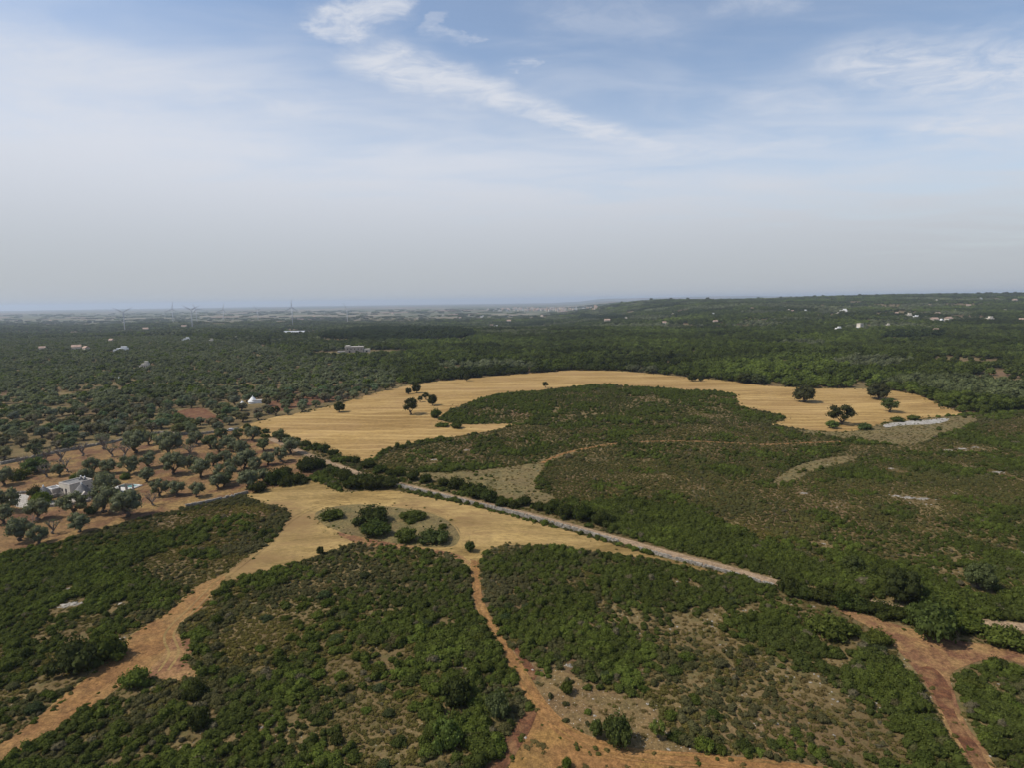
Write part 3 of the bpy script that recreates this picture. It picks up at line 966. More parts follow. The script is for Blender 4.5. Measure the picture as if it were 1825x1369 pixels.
P_TRACKW, _ = ribbon(L_TRACK, [3.2, 2.6, 3.4, 3.6])


def in_any(polys, x, y):
    r = np.zeros(np.shape(x), bool)
    for p in polys:
        r |= inside(p, x, y)
    return r


CLEAR = []          # (x, y, rx, ry) kept free of trees: round houses and hand-placed things


def clear_ok(x, y):
    ok = np.ones(np.shape(x), bool)
    for cx, cy, rx, ry in CLEAR:
        ok &= ((x - cx) / rx) ** 2 + ((y - cy) / ry) ** 2 > 1
    return ok


def mixc(a, b, t):
    t = np.asarray(t)[:, None]
    return np.asarray(a)[None] * (1 - t) + np.asarray(b)[None] * t


C_LENT, C_OAKD, C_OAKB = (0.076, 0.092, 0.020), (0.061, 0.072, 0.019), (0.115, 0.145, 0.030)
C_GARR, C_GREY, C_BRIGHT = (0.142, 0.118, 0.034), (0.108, 0.098, 0.044), (0.104, 0.130, 0.026)
C_OLIV, C_OLIVB, C_PINE = (0.150, 0.158, 0.088), (0.102, 0.114, 0.050), (0.046, 0.058, 0.022)

# ------------------------------------------------------------------ placing plants one by one
def plant(name, label, cat, loc, parts, sc, rz, tint, group=None):
    o = empty(name, loc, rz, sc)
    tag(o, label, cat, group)
    for pn, me in parts:
        c = bpy.data.objects.new(pn, me)
        COL.objects.link(c)
        c.parent = o
        c['tint'] = [float(v) for v in tint]
    return o


def bush(name, label, cat, loc, me, sc, rz, tint, group=None):
    o = link(name, me, None, loc)
    o.scale = sc
    o.rotation_euler = (0, 0, rz)
    o['tint'] = [float(v) for v in tint]
    return tag(o, label, cat, group)


def vary(c, v=0.12):
    c = (max(c[0], 0.80 * c[1]), c[1], min(c[2], 0.30 * c[1] + 0.12 * c[0]))
    f = 1 + random.uniform(-v, v)
    return tuple(x * f * (1 + random.uniform(-0.06, 0.06)) for x in c)


def on(x, y):
    return (x, y, float(hgt(x, y)))


USED = []


def tree_px(px, py, wpx, hpx, label, col, kind='oak', name='oak_tree', cat='tree', group=None, i=0):
    p = at(px, py)
    r = size_at(p, wpx) / 2
    h = size_at(p, hpx) / math.cos(math.radians(12))
    full = {'oak': 1.88, 'open': 1.95, 'olive': 1.62, 'bare': 1.55}[kind]
    sz = h / full
    if kind == 'oak':
        parts = [('trunk', OAK_TRUNK[i % 2]), ('crown', OAKFINE[i % 4])]
    elif kind == 'open':
        parts = [('trunk', OAK_TRUNK[i % 2]), ('crown', OAKOPEN[i % 2])]
    elif kind == 'olive':
        parts = [('trunk', OLIVE_TRUNK[i % 3]), ('crown', OLIVE[i % 5])]
    else:
        parts = [('trunk', BARE_TRUNK[i % 3]), ('branches', BARE_BRANCH[i % 3])] + ([('leaves', SPARSE)] if i % 2 else [])
    USED.append((p[0], p[1], r))
    return plant(name, label, cat, p, parts, (r, r, sz), random.random() * 6.28, col if kind in ('olive', 'bare') else vary(col, 0.08), group)


def bush_px(px, py, wpx, hpx, label, col=None, name='shrub', group=None, i=None):
    p = at(px, py)
    r, h = size_at(p, wpx) / 2, size_at(p, hpx)
    i = random.randrange(5) if i is None else i
    USED.append((p[0], p[1], r))
    return bush(name, label, 'shrub', (p[0], p[1] + r * 0.45, p[2] - 0.05), BIGSHRUB[i % 5], (r, r * 0.95, h / 1.12), random.random() * 6.28, vary(col or C_LENT, 0.1), group)


# lone trees of the long stubble field
DK = (0.050, 0.056, 0.018)
tree_px(728, 703, 12, 13, 'small dark oak touching a taller oak in the stubble field', DK, 'oak', i=0)
tree_px(742, 701, 17, 19, 'dark round oak near the forest edge of the stubble field', DK, 'oak', i=1)
tree_px(749, 717, 11, 12, 'tiny thin-stemmed oak between larger oaks in the stubble field', DK, 'open', i=0)
tree_px(759, 713, 16, 14, 'flat-topped oak on a clear stem in the stubble field', DK, 'open', i=1)
tree_px(771, 723, 18, 22, 'tall oak standing beside the flat-topped oak in the stubble field', DK, 'oak', i=2)
tree_px(732, 739, 29, 32, 'large open oak with forked trunk in the stubble field', DK, 'open', i=0)
tree_px(832, 679, 12, 15, 'narrow dark oak at the upper edge of the stubble field', DK, 'oak', i=3)
tree_px(605, 735, 20, 20, 'round oak alone in the western stubble field', DK, 'oak', i=1)
tree_px(491, 741, 17, 16, 'oak on a short stem at the western corner of the field', DK, 'open', i=1)
tree_px(972, 691, 13, 12, 'small lone oak just behind the scrub island', DK, 'open', i=0)
tree_px(1234, 679, 18, 14, 'wider oak of a pair at the far field edge', DK, 'oak', i=0)
tree_px(1249, 680, 10, 12, 'narrower oak of a pair at the far field edge', DK, 'oak', i=2)
tree_px(1327, 683, 25, 19, 'dark oak beside another at the far field edge', DK, 'oak', i=3)
tree_px(1352, 685, 28, 19, 'greener oak beside another at the far field edge', (0.055, 0.072, 0.03), 'oak', i=1)
tree_px(1433, 717, 35, 31, 'big brownish round oak in the eastern stubble field', (0.062, 0.060, 0.028), 'oak', i=0)
tree_px(1497, 757, 43, 32, 'spreading dark oak at the lower edge of the eastern field', DK, 'open', i=1)
tree_px(1483, 764, 21, 14, 'bright green small tree in front of the spreading dark oak', (0.10, 0.135, 0.035), 'oak', i=2)
tree_px(1564, 712, 34, 28, 'big oak next to the forest in the eastern field', (0.055, 0.062, 0.028), 'oak', i=3)
tree_px(1586, 735, 29, 23, 'fresh green oak on a visible stem in the eastern field', (0.058, 0.088, 0.030), 'open', i=0)
tree_px(1676, 729, 8, 9, 'tiny sapling in the eastern tip of the field', (0.07, 0.10, 0.035), 'open', i=1)
bush_px(1544, 767, 25, 11, 'low green bush on the dry grass beside the field', (0.075, 0.10, 0.035))
bush_px(1603, 753, 20, 8, 'low bush in front of the pale bare limestone', C_LENT)
bush_px(1632, 750, 22, 8, 'low bush above the pale bare limestone', C_LENT)
bush_px(776, 746, 22, 18, 'rounded shrub at the tip of the scrub island', C_LENT)
bush_px(786, 762, 28, 9, 'long low shrub below the scrub island tip', C_LENT)
bush_px(814, 765, 26, 13, 'round shrub standing at the mouth of the stubble tongue', C_LENT)
# the mown field
tree_px(838, 984, 19, 21, 'single small tree beside the start of the track', (0.05, 0.085, 0.025), 'oak', i=1)
tree_px(571, 989, 14, 15, 'small dark bushy tree at the scrub bank below the mown field', DK, 'oak', i=2)
bush_px(587, 929, 42, 20, 'low domed shrub at the west end of the oval island', C_LENT, i=0)
bush_px(658, 938, 70, 32, 'tallest dark shrub on the oval island', (0.046, 0.062, 0.020), i=1)
bush_px(664, 960, 60, 26, 'green shrub in front of the tallest shrub on the oval island', (0.058, 0.084, 0.022), i=2)
bush_px(735, 930, 52, 18, 'domed shrub in the upper middle of the oval island', C_LENT, i=3)
bush_px(722, 969, 46, 24, 'western half of the long shrub on the oval island', C_LENT, i=4)
bush_px(768, 971, 60, 26, 'eastern half of the long shrub on the oval island', (0.050, 0.070, 0.022), i=0)
bush_px(788, 944, 20, 9, 'little shrub near the east end of the oval island', C_LENT, i=1)
# foreground single shrubs
bush_px(1675, 1147, 74, 54, 'big rounded green shrub on the reddish stubble strip', (0.052, 0.085, 0.024), i=2)
bush_px(1571, 1153, 36, 28, 'medium shrub at the corner of the reddish stubble strip', C_LENT, i=3)
tree_px(1606, 1074, 52, 56, 'dark oak casting a deep shadow behind the road', DK, 'oak', i=0)
bush_px(1735, 1132, 66, 20, 'broad shrub between the road and the stubble strip', C_LENT, i=4)
bush_px(1802, 1154, 62, 26, 'broad shrub by the frame edge above the stubble strip', C_LENT, i=0)
bush_px(1630, 1112, 44, 20, 'shrub of the bank beside the big rounded shrub', C_LENT, i=1)
bush_px(1102, 1336, 54, 48, 'large dark bush right beside the curving track', (0.050, 0.080, 0.024), i=2)
tree_px(1063, 1314, 22, 30, 'upright little tree left of the large bush by the track', (0.06, 0.10, 0.028), 'oak', i=3)
tree_px(1172, 1315, 27, 30, 'bright yellow-green young tree on the stony grass', (0.12, 0.155, 0.035), 'open', i=0)
bush_px(1012, 1240, 24, 22, 'small round shrub alone on the stony grass', C_LENT, i=4)
bush_px(1256, 1342, 32, 22, 'low bright shrub near the outer bend of the track', C_BRIGHT, i=0)
bush_px(1010, 1372, 18, 18, 'small shrub on the tan grass at the lower frame edge', C_BRIGHT, i=1)
bush_px(886, 1284, 46, 42, 'pale green feathery shrub beside the dark red strip', (0.09, 0.12, 0.05), i=2)
bush_px(798, 1338, 52, 56, 'tall bright green shrub in the scrub by the lower edge', (0.075, 0.118, 0.030), i=3)
bush_px(812, 1262, 58, 44, 'wide dark shrub in the scrub west of the track', DK, i=4)
bush_px(115, 1205, 72, 50, 'tall dark shrub throwing shade on the wide track', DK, i=0)
bush_px(175, 1188, 60, 40, 'broad shrub on the bank above the wide track', C_LENT, i=1)
bush_px(235, 1230, 44, 24, 'green shrub below the wide track corner', C_BRIGHT, i=2)
bush_px(345, 1250, 34, 34, 'dark upright shrub in the scrub under the wide track', DK, i=3)
bush_px(350, 1305, 34, 34, 'dark rounded shrub near pale rubble', DK, i=4)
bush_px(1495, 1140, 70, 34, 'dense shrub west of the reddish stubble strip', C_LENT, i=0)
tree_px(1745, 1050, 40, 40, 'grey-green tree in the thicket near the frame edge', (0.092, 0.102, 0.040), 'oak', i=1)
tree_px(1520, 1020, 34, 28, 'rounded green tree in the eastern scrub slope', (0.055, 0.09, 0.028), 'oak', i=2)

# hedges along the road, each shrub on its own
HED5 = [(1412, 1062, 44, 26), (1440, 1070, 40, 24), (1474, 1078, 46, 26), (1508, 1087, 42, 25), (1540, 1093, 44, 26), (1575, 1101, 44, 24), (1600, 1108, 40, 22)]
HED1 = [(487, 866, 40, 30), (505, 852, 30, 18), (528, 864, 36, 22), (545, 842, 42, 26), (563, 838, 30, 22), (457, 880, 32, 20), (510, 868, 34, 20)]
HED2 = [(610, 852, 34, 18), (593, 846, 24, 14), (630, 872, 48, 26), (660, 875, 52, 28), (692, 871, 44, 20), (645, 861, 38, 18), (614, 864, 32, 22), (680, 868, 36, 18), (600, 850, 24, 14)]
HED3 = [(545, 796, 20, 12), (560, 803, 24, 13), (576, 808, 26, 15), (592, 813, 22, 14), (622, 825, 22, 10), (633, 827, 20, 15), (655, 835, 32, 13), (675, 844, 34, 14), (696, 849, 26, 12), (526, 790, 18, 10), (508, 784, 16, 9), (490, 778, 16, 8), (472, 773, 16, 8), (455, 769, 16, 8), (440, 764, 14, 9)]
HED4 = [(712, 850, 28, 16), (735, 858, 30, 18), (757, 862, 28, 17), (790, 868, 24, 14), (812, 874, 34, 22), (832, 878, 30, 20), (852, 890, 46, 26), (872, 897, 36, 22), (893, 904, 28, 18), (916, 908, 26, 17), (936, 903, 26, 20), (962, 911, 28, 18), (986, 918, 36, 24), (1008, 926, 40, 26), (1040, 930, 44, 28), (1075, 938, 44, 28)]
for lst, lab, grp in ((HED1, 'dark shrub in the hedge between the orchard and the mown field', 'hedge shrubs at the orchard corner'),
                      (HED2, 'tall dark shrub in the thicket where the road meets the mown field', 'thicket shrubs where the road meets the mown field'),
                      (HED3, 'green shrub in the hedge along the lower edge of the stubble field', 'hedge shrubs under the stubble field'),
                      (HED4, 'dark green shrub in the row beyond the walled stretch of road', 'roadside shrubs beyond the stone wall'),
                      (HED5, 'green shrub in the bank hiding the road above the reddish strip', 'bank shrubs above the reddish strip')):
    for px, py, w, h in lst:
        bush_px(px, py, w, h, lab, (0.050, 0.060, 0.016), group=grp)

# olives of the dry orchard: x, y, crown width in zoomed pixels of the photograph
ORCHARD = [(30, 500, 110), (420, 435, 80), (960, 272, 160), (1052, 212, 95), (1200, 292, 175), (1348, 226, 64), (1230, 422, 155), (1428, 442, 135),
           (1550, 262, 95), (1650, 262, 82), (1740, 382, 145), (1592, 352, 104), (1800, 402, 76), (1592, 482, 155), (1755, 522, 135), (1540, 522, 112), (1395, 582, 104), (1040, 472, 95), (1130, 575, 120), (1250, 572, 108),
           (1052, 377, 112), (660, 412, 105), (770, 418, 100), (912, 424, 135), (1325, 372, 62), (612, 484, 100)]
OLIVE_VILLA = [(745, 690, 175, 'olive tree standing right of the stone trullo porch'), (905, 722, 180, 'olive tree below the swimming pool terrace'), (525, 722, 165, 'open-branched olive tree in front of the villa wall'),
               (275, 742, 135, 'olive tree below the bright bush at the driveway'), (145, 892, 145, 'spreading olive tree near the lower orchard edge'), (280, 912, 115, 'small olive tree next to the spreading olive at the scrub edge'),
               (560, 832, 125, 'low ragged olive tree at the scrub margin under the villa'), (45, 690, 150, 'dark olive tree at the picture edge below the driveway'), (25, 770, 120, 'lower dark olive tree at the picture edge'),
               (760, 575, 150, 'dense olive tree hiding the villa terrace'), (735, 500, 95, 'dense olive tree behind the trullo cones')]
BARES = [(430, 332), (320, 332), (165, 388), (330, 442), (475, 402), (795, 297), (585, 292), (1335, 297), (1085, 642), (375, 842), (225, 818), (740, 245), (880, 300)]


def z2p(zx, zy):
    return zx / 3.967, 740 + zy / 3.967


n_olive = 0
for zx, zy, w in ORCHARD:
    px, py = z2p(zx, zy)
    tree_px(px, py, w / 3.967, w / 3.967 * 0.95, 'grey-green olive tree in the dry orchard between villa and stubble field', C_OLIV, 'olive', 'olive_tree', group='olive trees of the dry orchard', i=n_olive)
    n_olive += 1
for px, py, w in ((450, 786, 28), (470, 804, 24), (500, 824, 30), (518, 810, 34), (498, 788, 24), (455, 839, 26), (447, 866, 30), (425, 786, 24), (408, 800, 26), (432, 812, 28), (395, 786, 24), (478, 830, 26), (420, 840, 28), (375, 800, 26), (380, 832, 26), (350, 792, 24), (400, 868, 26), (340, 835, 24), (470, 858, 24), (300, 800, 26)):
    tree_px(px, py, w, w * 0.92, 'grey-green olive tree crowded into the orchard corner beside the gravel road', C_OLIV if n_olive % 3 else C_OLIVB, 'olive', 'olive_tree', group='olive trees of the orchard corner', i=n_olive)
    n_olive += 1
for zx, zy, w, lab in OLIVE_VILLA:
    px, py = z2p(zx, zy)
    tree_px(px, py, w / 3.967, w / 3.967 * 0.95, lab, C_OLIV, 'olive', 'olive_tree', i=n_olive)
    n_olive += 1
for j, (zx, zy) in enumerate(BARES):
    px, py = z2p(zx, zy)
    tree_px(px, py, 26, 24, 'bare withered olive tree in the dry orchard', C_OLIV, 'bare', 'bare_olive_tree', group='withered olive trees', i=j)
tree_px(64, 843, 34, 24, 'round green fig tree in the orchard above the villa', (0.062, 0.10, 0.03), 'oak', 'fig_tree', i=2)
bush_px(27, 858, 28, 18, 'low green bush left of the fig tree', C_LENT, i=0)
bush_px(68, 900, 28, 18, 'bright green bush at the driveway edge', (0.075, 0.135, 0.025), i=1)
bush_px(60, 888, 20, 16, 'dark bush in front of the small trullo', DK, i=2)
bush_px(220, 856, 16, 12, 'bright green bush behind the pool', (0.085, 0.135, 0.03), i=3)
bush_px(160, 918, 20, 14, 'bright green bush below the villa wall', (0.07, 0.12, 0.03), i=4)
bush_px(132, 858, 22, 12, 'green bush behind the villa roof', C_LENT, i=0)

# ------------------------------------------------------------------ the villa with its trulli
Cn, Ln, Rn = at(126, 884.5), at(106.6, 880), at(159.5, 875)
ux = (Ln - Cn)[:2]
UL = float(np.linalg.norm(ux))
ua = math.atan2(ux[1], ux[0])                      # left wall runs this way from the near corner
DEP = 8.2
cen = Cn[:2] + ux / 2 + np.array([math.cos(ua - math.pi / 2), math.sin(ua - math.pi / 2)]) * DEP / 2
vil = empty('villa', (cen[0], cen[1], float(hgt(*cen))), ua)
tag(vil, 'cream flat-roofed villa with parapets among olive trees', 'house')
MB().box((0, 0, -0.3), (UL, DEP, 4.1)).build('wall', CREAM, vil)
roof = MB().box((0, 0, 3.8), (UL - 0.9, DEP - 0.9, 0.12)).build('roof', GREY_STONE, vil)
pp = MB()
for c_, s_ in (((0, DEP / 2 - 0.2, 3.8), (UL, 0.4, 0.5)), ((0, -DEP / 2 + 0.2, 3.8), (UL, 0.4, 0.5)), ((UL / 2 - 0.2, 0, 3.8), (0.4, DEP - 0.8, 0.5)), ((-UL / 2 + 0.2, 0, 3.8), (0.4, DEP - 0.8, 0.5))):
    pp.box(c_, s_)
pp.build('parapet', PALE_STONE, vil)
for c_, r_ in (((-1.2, -2.6, 3.9), 0.9), ((1.0, -2.4, 3.9), 0.9)):
    cp = MB().lathe([(r_, 0), (r_ * 0.5, 0.7), (0.1, 1.3)], 12, c_).build('roof_cone', GREY_STONE, vil, True)
    MB().lathe([(0.28, 0), (0.3, 0.25), (0.1, 0.5)], 8, (c_[0], c_[1], c_[2] + 1.15)).build('pinnacle', WHITE, cp)
for c_, s_ in (((UL * 0.22, DEP / 2 + 0.02, 0.9), (0.9, 0.08, 1.2)), ((-UL * 0.12, DEP / 2 + 0.02, 0.0), (1.0, 0.08, 2.3)), ((UL * 0.36, DEP / 2 + 0.02, 1.6), (0.6, 0.08, 0.6))):
    wn = MB().box(c_, s_).build('window' if c_[2] > 0.5 else 'door', DARK, vil)
    MB().box((c_[0], c_[1] + 0.05, c_[2] - 0.12), (s_[0] + 0.3, 0.16, 0.12)).build('sill', PALE_STONE, wn)
for c_ in ((-UL / 2 - 0.02, 1.5, 1.0), (-UL / 2 - 0.02, -1.8, 1.0)):
    wn = MB().box(c_, (0.08, 0.9, 1.3)).build('window', DARK, vil)
    MB().box((c_[0] - 0.05, c_[1], c_[2] - 0.12), (0.16, 1.2, 0.12)).build('sill', PALE_STONE, wn)
CLEAR.append((cen[0], cen[1], 9, 9))


def trullo(px, py, r, drum, cone, label, white=False, porch=None, cat='trullo'):
    p = at(px, py)
    o = empty('trullo', p)
    tag(o, label, cat)
    MB().lathe([(r, -0.3), (r * 0.99, drum * 0.6), (r * 0.97, drum)], 22).build('wall', WHITE if white else PALE_STONE, o, False)
    n_ = 9
    prof = []
    for i in range(n_):                                     # courses of corbelled stone stepping inward
        t0, t1 = i / n_, (i + 1) / n_
        r0_, r1_ = (r * 1.04) * (1 - t0) ** 0.92 + 0.22, (r * 1.04) * (1 - t1) ** 0.92 + 0.22
        prof += [(r0_, drum + cone * t0), (r0_ - (r0_ - r1_) * 0.7, drum + cone * t1 - 0.01)]
    MB().lathe(prof, 22).build('cone_roof', WHITE if white else GREY_STONE, o, False)
    MB().lathe([(0.34, 0), (0.38, 0.12), (0.2, 0.3), (0.26, 0.45), (0.24, 0.62), (0.06, 0.8)], 10, (0, 0, drum + cone - 0.1)).build('pinnacle', WHITE, o, True)
    if porch is not None:
        a = porch
        c_, s_ = math.cos(a), math.sin(a)
        pc = MB()
        pc.box((c_ * (r + 0.1), s_ * (r + 0.1), -0.2), (1.5, 2.4, 2.2), a)
        b = len(pc.V)
        for dx_ in (-0.75, 0.75):
            for y_, z_ in ((-1.2, 2.0), (1.2, 2.0), (0, 3.2)):
                lx = r + 0.1 + dx_
                pc.V.append((lx * c_ - y_ * s_, lx * s_ + y_ * c_, z_))
        pc.F += [(b, b + 1, b + 2), (b + 3, b + 5, b + 4), (b, b + 2, b + 5, b + 3), (b + 1, b + 4, b + 5, b + 2)]
        pc.build('porch', PALE_STONE, o)
        dr = MB()
        L_ = r + 0.1 + 0.77
        arch = [(-0.55, 0.0), (0.55, 0.0), (0.55, 1.3), (0.4, 1.75), (0, 1.95), (-0.4, 1.75), (-0.55, 1.3)]
        for q in (0, 0.03):
            for y_, z_ in arch:
                dr.V.append(((L_ + q) * c_ - y_ * s_, (L_ + q) * s_ + y_ * c_, z_))
        dr.F.append(tuple(range(7, 14)))
        for i in range(7):
            dr.F.append((i, (i + 1) % 7, 7 + (i + 1) % 7, 7 + i))
        dr.build('door', DARK, o)
    CLEAR.append((p[0], p[1], r + 2, r + 2))
    return p


TOCAM = lambda p: math.atan2(-p[1], -p[0])
trullo(148, 888, 3.2, 1.7, 3.6, 'large grey stone trullo with arched porch at the villa corner', porch=math.radians(-42))
trullo(79, 884, 2.6, 0.8, 2.7, 'low grey stone trullo by the villa driveway')
trullo(86, 882, 1.0, 0.8, 1.3, 'tiny trullo cone behind the low trullo of the villa')
trullo(451, 719, 3.0, 1.2, 3.4, 'white trullo hut with tall cone above the stubble field corner', white=True)
trullo(432, 725, 2.4, 1.0, 2.6, 'second white trullo lower in the trees by the field corner', white=True)
p_ = at(459, 719)
o = empty('hut_wing', p_, 0.2)
tag(o, 'low white wing leaning against the tall white trullo', 'building')
MB().box((0, 0, -0.2), (6.0, 3.2, 2.4)).build('wall', WHITE, o)
MB().box((0, 0, 2.2), (6.3, 3.5, 0.18)).build('roof', PALE_STONE, o)
p_ = at(98, 880)
o = empty('outbuilding', p_, ua)
tag(o, 'small flat outbuilding with white roof edge left of the villa', 'building')
MB().box((0, 0, -0.2), (4.2, 3.6, 2.4)).build('wall', PALE_STONE, o)
MB().box((0, 0, 2.2), (3.4, 2.8, 0.1)).build('roof', GREY_STONE, o)
q_ = MB()
for c_, s_ in (((0, 1.65, 2.2), (4.2, 0.3, 0.35)), ((0, -1.65, 2.2), (4.2, 0.3, 0.35)), ((1.95, 0, 2.2), (0.3, 3.0, 0.35)), ((-1.95, 0, 2.2), (0.3, 3.0, 0.35))):
    q_.box(c_, s_)
q_.build('parapet', WHITE, o)
# pool terrace and pergola
p_ = at(221, 872)
ter = empty('swimming_pool', p_, ua + 0.25)
tag(ter, 'turquoise swimming pool in a pale stone terrace beside the villa', 'pool')
MB().box((0, 0, -0.3), (8.5, 9.0, 0.75)).build('terrace', plain('terrace_stone', (0.50, 0.47, 0.42), 0.08, 1.0), ter)
MB().box((0.2, -2.2, 0.47), (6.6, 3.6, 0.02)).build('water', plain('pool_water', (0.13, 0.27, 0.26), 0.08, 0.5, 0.08, 0.5), ter)
q_ = MB()
for c_, s_ in (((0.2, -0.25, 0.45), (7.2, 0.3, 0.12)), ((0.2, -4.15, 0.45), (7.2, 0.3, 0.12)), ((-3.25, -2.2, 0.45), (0.3, 3.6, 0.12)), ((3.65, -2.2, 0.45), (0.3, 3.6, 0.12))):
    q_.box(c_, s_)
q_.build('coping', WHITE, ter)
p_ = at(226, 878)
pg = empty('pergola', p_, ua + 0.25)
tag(pg, 'pale stone pergola with square pillars by the pool', 'pergola')
for x_ in (-1.6, 1.6):
    for y_ in (-1.4, 1.4):
        MB().box((x_, y_, -0.2), (0.5, 0.5, 2.7)).build('pillar', PALE_STONE, pg)
for y_ in (-1.4, 1.4):
    MB().box((0, y_, 2.5), (4.0, 0.3, 0.25)).build('beam', PALE_STONE, pg)
for x_ in (-1.6, -0.8, 0, 0.8, 1.6):
    MB().box((x_, 0, 2.76), (0.15, 3.6, 0.15)).build('rafter', DEADWOOD, pg)
CLEAR.append((p_[0], p_[1], 8, 8))
for px, py in ((25, 893), (60, 895), (110, 895), (135, 892)):
    w_ = at(px, py)
    CLEAR.append((w_[0], w_[1], 5, 5))


# ------------------------------------------------------------------ dry stone walls
LIME = plain('limestone', (0.25, 0.225, 0.185), 0.45, 1.1)


def stone_wall(line, h, th, label, step=0.55, seed=1):
    r = random.Random(seed)
    ln = resample(line, step, False)
    mid_ = ln[len(ln) // 2]
    o = empty('dry_stone_wall', on(*mid_))
    tag(o, label, 'wall')
    mb, cp = MB(), MB()
    rows = max(2, int(h / 0.36))
    for i in range(len(ln) - 1):
        a = math.atan2(*(ln[i + 1] - ln[i])[::-1])
        for j in range(rows):
            t = 0.5 * (j % 2)
            c = ln[i] + (ln[i + 1] - ln[i]) * (0.5 + t)
            if j == rows - 1 and r.random() < 0.12:
                continue
            z = float(hgt(*c)) - mid_z(o) + j * h / rows - 0.05
            (cp if j == rows - 1 else mb).box((c[0] - mid_[0] + r.uniform(-.05, .05), c[1] - mid_[1] + r.uniform(-.05, .05), z),
                                              (step * r.uniform(0.8, 1.02), th * r.uniform(0.8, 1.1), h / rows * r.uniform(0.85, 1.15)), a + r.uniform(-0.1, 0.1), r.uniform(0.82, 0.96))
    tag(mb.build('stonework', LIME, o), kind='stuff')
    tag(cp.build('coping', LIME, o), kind='stuff')
    return o


def mid_z(o):
    return o.location[2]


i0 = int(np.argmin(np.hypot(*(L_ROAD - at(694, 862)[:2]).T)))
i1 = int(np.argmin(np.hypot(*(L_ROAD - at(1120, 972)[:2]).T)))
i2 = int(np.argmin(np.hypot(*(L_ROAD - at(1400, 1050)[:2]).T)))
tg = np.gradient(L_ROAD, axis=0)
tg /= np.linalg.norm(tg, axis=1)[:, None]
side = np.stack([tg[:, 1], -tg[:, 0]], 1)                    # towards the mown field
if side[i0] @ (np.array([0.0, 0.0]) - L_ROAD[i0]) < 0:
    side = -side
stone_wall((L_ROAD + side * 2.5)[i0:i1], 1.3, 0.6, 'long pale dry stone wall between the road and the mown field', seed=3)
stone_wall((L_ROAD + side * 2.5)[i1 + 2:i2], 0.9, 0.6, 'lower overgrown stone wall continuing along the road', seed=4)
stone_wall(line_px([(0, 829), (60, 817), (100, 808), (160, 797), (226, 784), (284, 773), (320, 775), (352, 776), (425, 767)]), 1.3, 0.8, 'grey dry stone wall bounding the upper side of the dry orchard', 0.75, 5)
stone_wall(line_px([(330, 905), (370, 897), (410, 888), (442, 880)]), 1.1, 0.7, 'short grey stone wall between orchard and mown field', 0.6, 6)
stone_wall(line_px([(68, 893), (85, 891), (104, 886), (118, 886)]), 1.5, 0.5, 'curved low stone wall around the villa forecourt', 0.5, 7)
stone_wall(line_px([(86, 905), (115, 903), (140, 899), (162, 894)]), 1.0, 0.6, 'rough stone wall below the villa forecourt', 0.5, 8)
stone_wall(line_px([(5, 882), (30, 881), (55, 880)]), 1.0, 0.5, 'straight stone wall above the driveway', 0.6, 9)


# ------------------------------------------------------------------ rocks
def rock_mesh(name, seed, n=5, flat=0.5):
    r = random.Random(seed)
    rr = np.random.default_rng(seed)
    Vs, Fs, off = [], [], 0
    for i in range(n):
        sc_ = r.uniform(0.35, 0.7) if i else 0.85
        c = np.array([r.uniform(-0.9, 0.9), r.uniform(-0.6, 0.6), 0.0]) if i else np.zeros(3)
        v = ICO1[0] * (1 + 0.5 * (rr.random(len(ICO1[0])) - 0.5))[:, None] * np.array([sc_ * r.uniform(0.7, 1.3), sc_ * r.uniform(0.6, 1), sc_ * flat * r.uniform(0.7, 1.3)])
        Vs.append(v + c)
        Fs.append(ICO1[1] + off)
        off += len(v)
    return mesh_np(name, np.vstack(Vs), [np.vstack(Fs)], [LIME])


def outcrop_mesh(name, seed, n=26):
    rr = np.random.default_rng(seed)
    Vs, Fs, off = [], [], 0
    for i in range(n):
        a, d_ = 2.39996 * i + rr.random(), math.sqrt((i + 0.5) / n)
        sc_ = (0.34 - 0.2 * d_) * rr.uniform(0.6, 1.3)
        v = ICO0[0] * (1 + 0.7 * (rr.random(len(ICO0[0])) - 0.5))[:, None] * np.array([sc_ * rr.uniform(0.7, 1.6), sc_ * rr.uniform(0.6, 1.1), sc_ * rr.uniform(0.5, 1.1)])
        Vs.append(v + np.array([d_ * math.cos(a), 0.6 * d_ * math.sin(a), 0.02]))
        Fs.append(ICO0[1] + off)
        off += len(v)
    return mesh_np(name, np.vstack(Vs), [np.vstack(Fs)], [LIME])


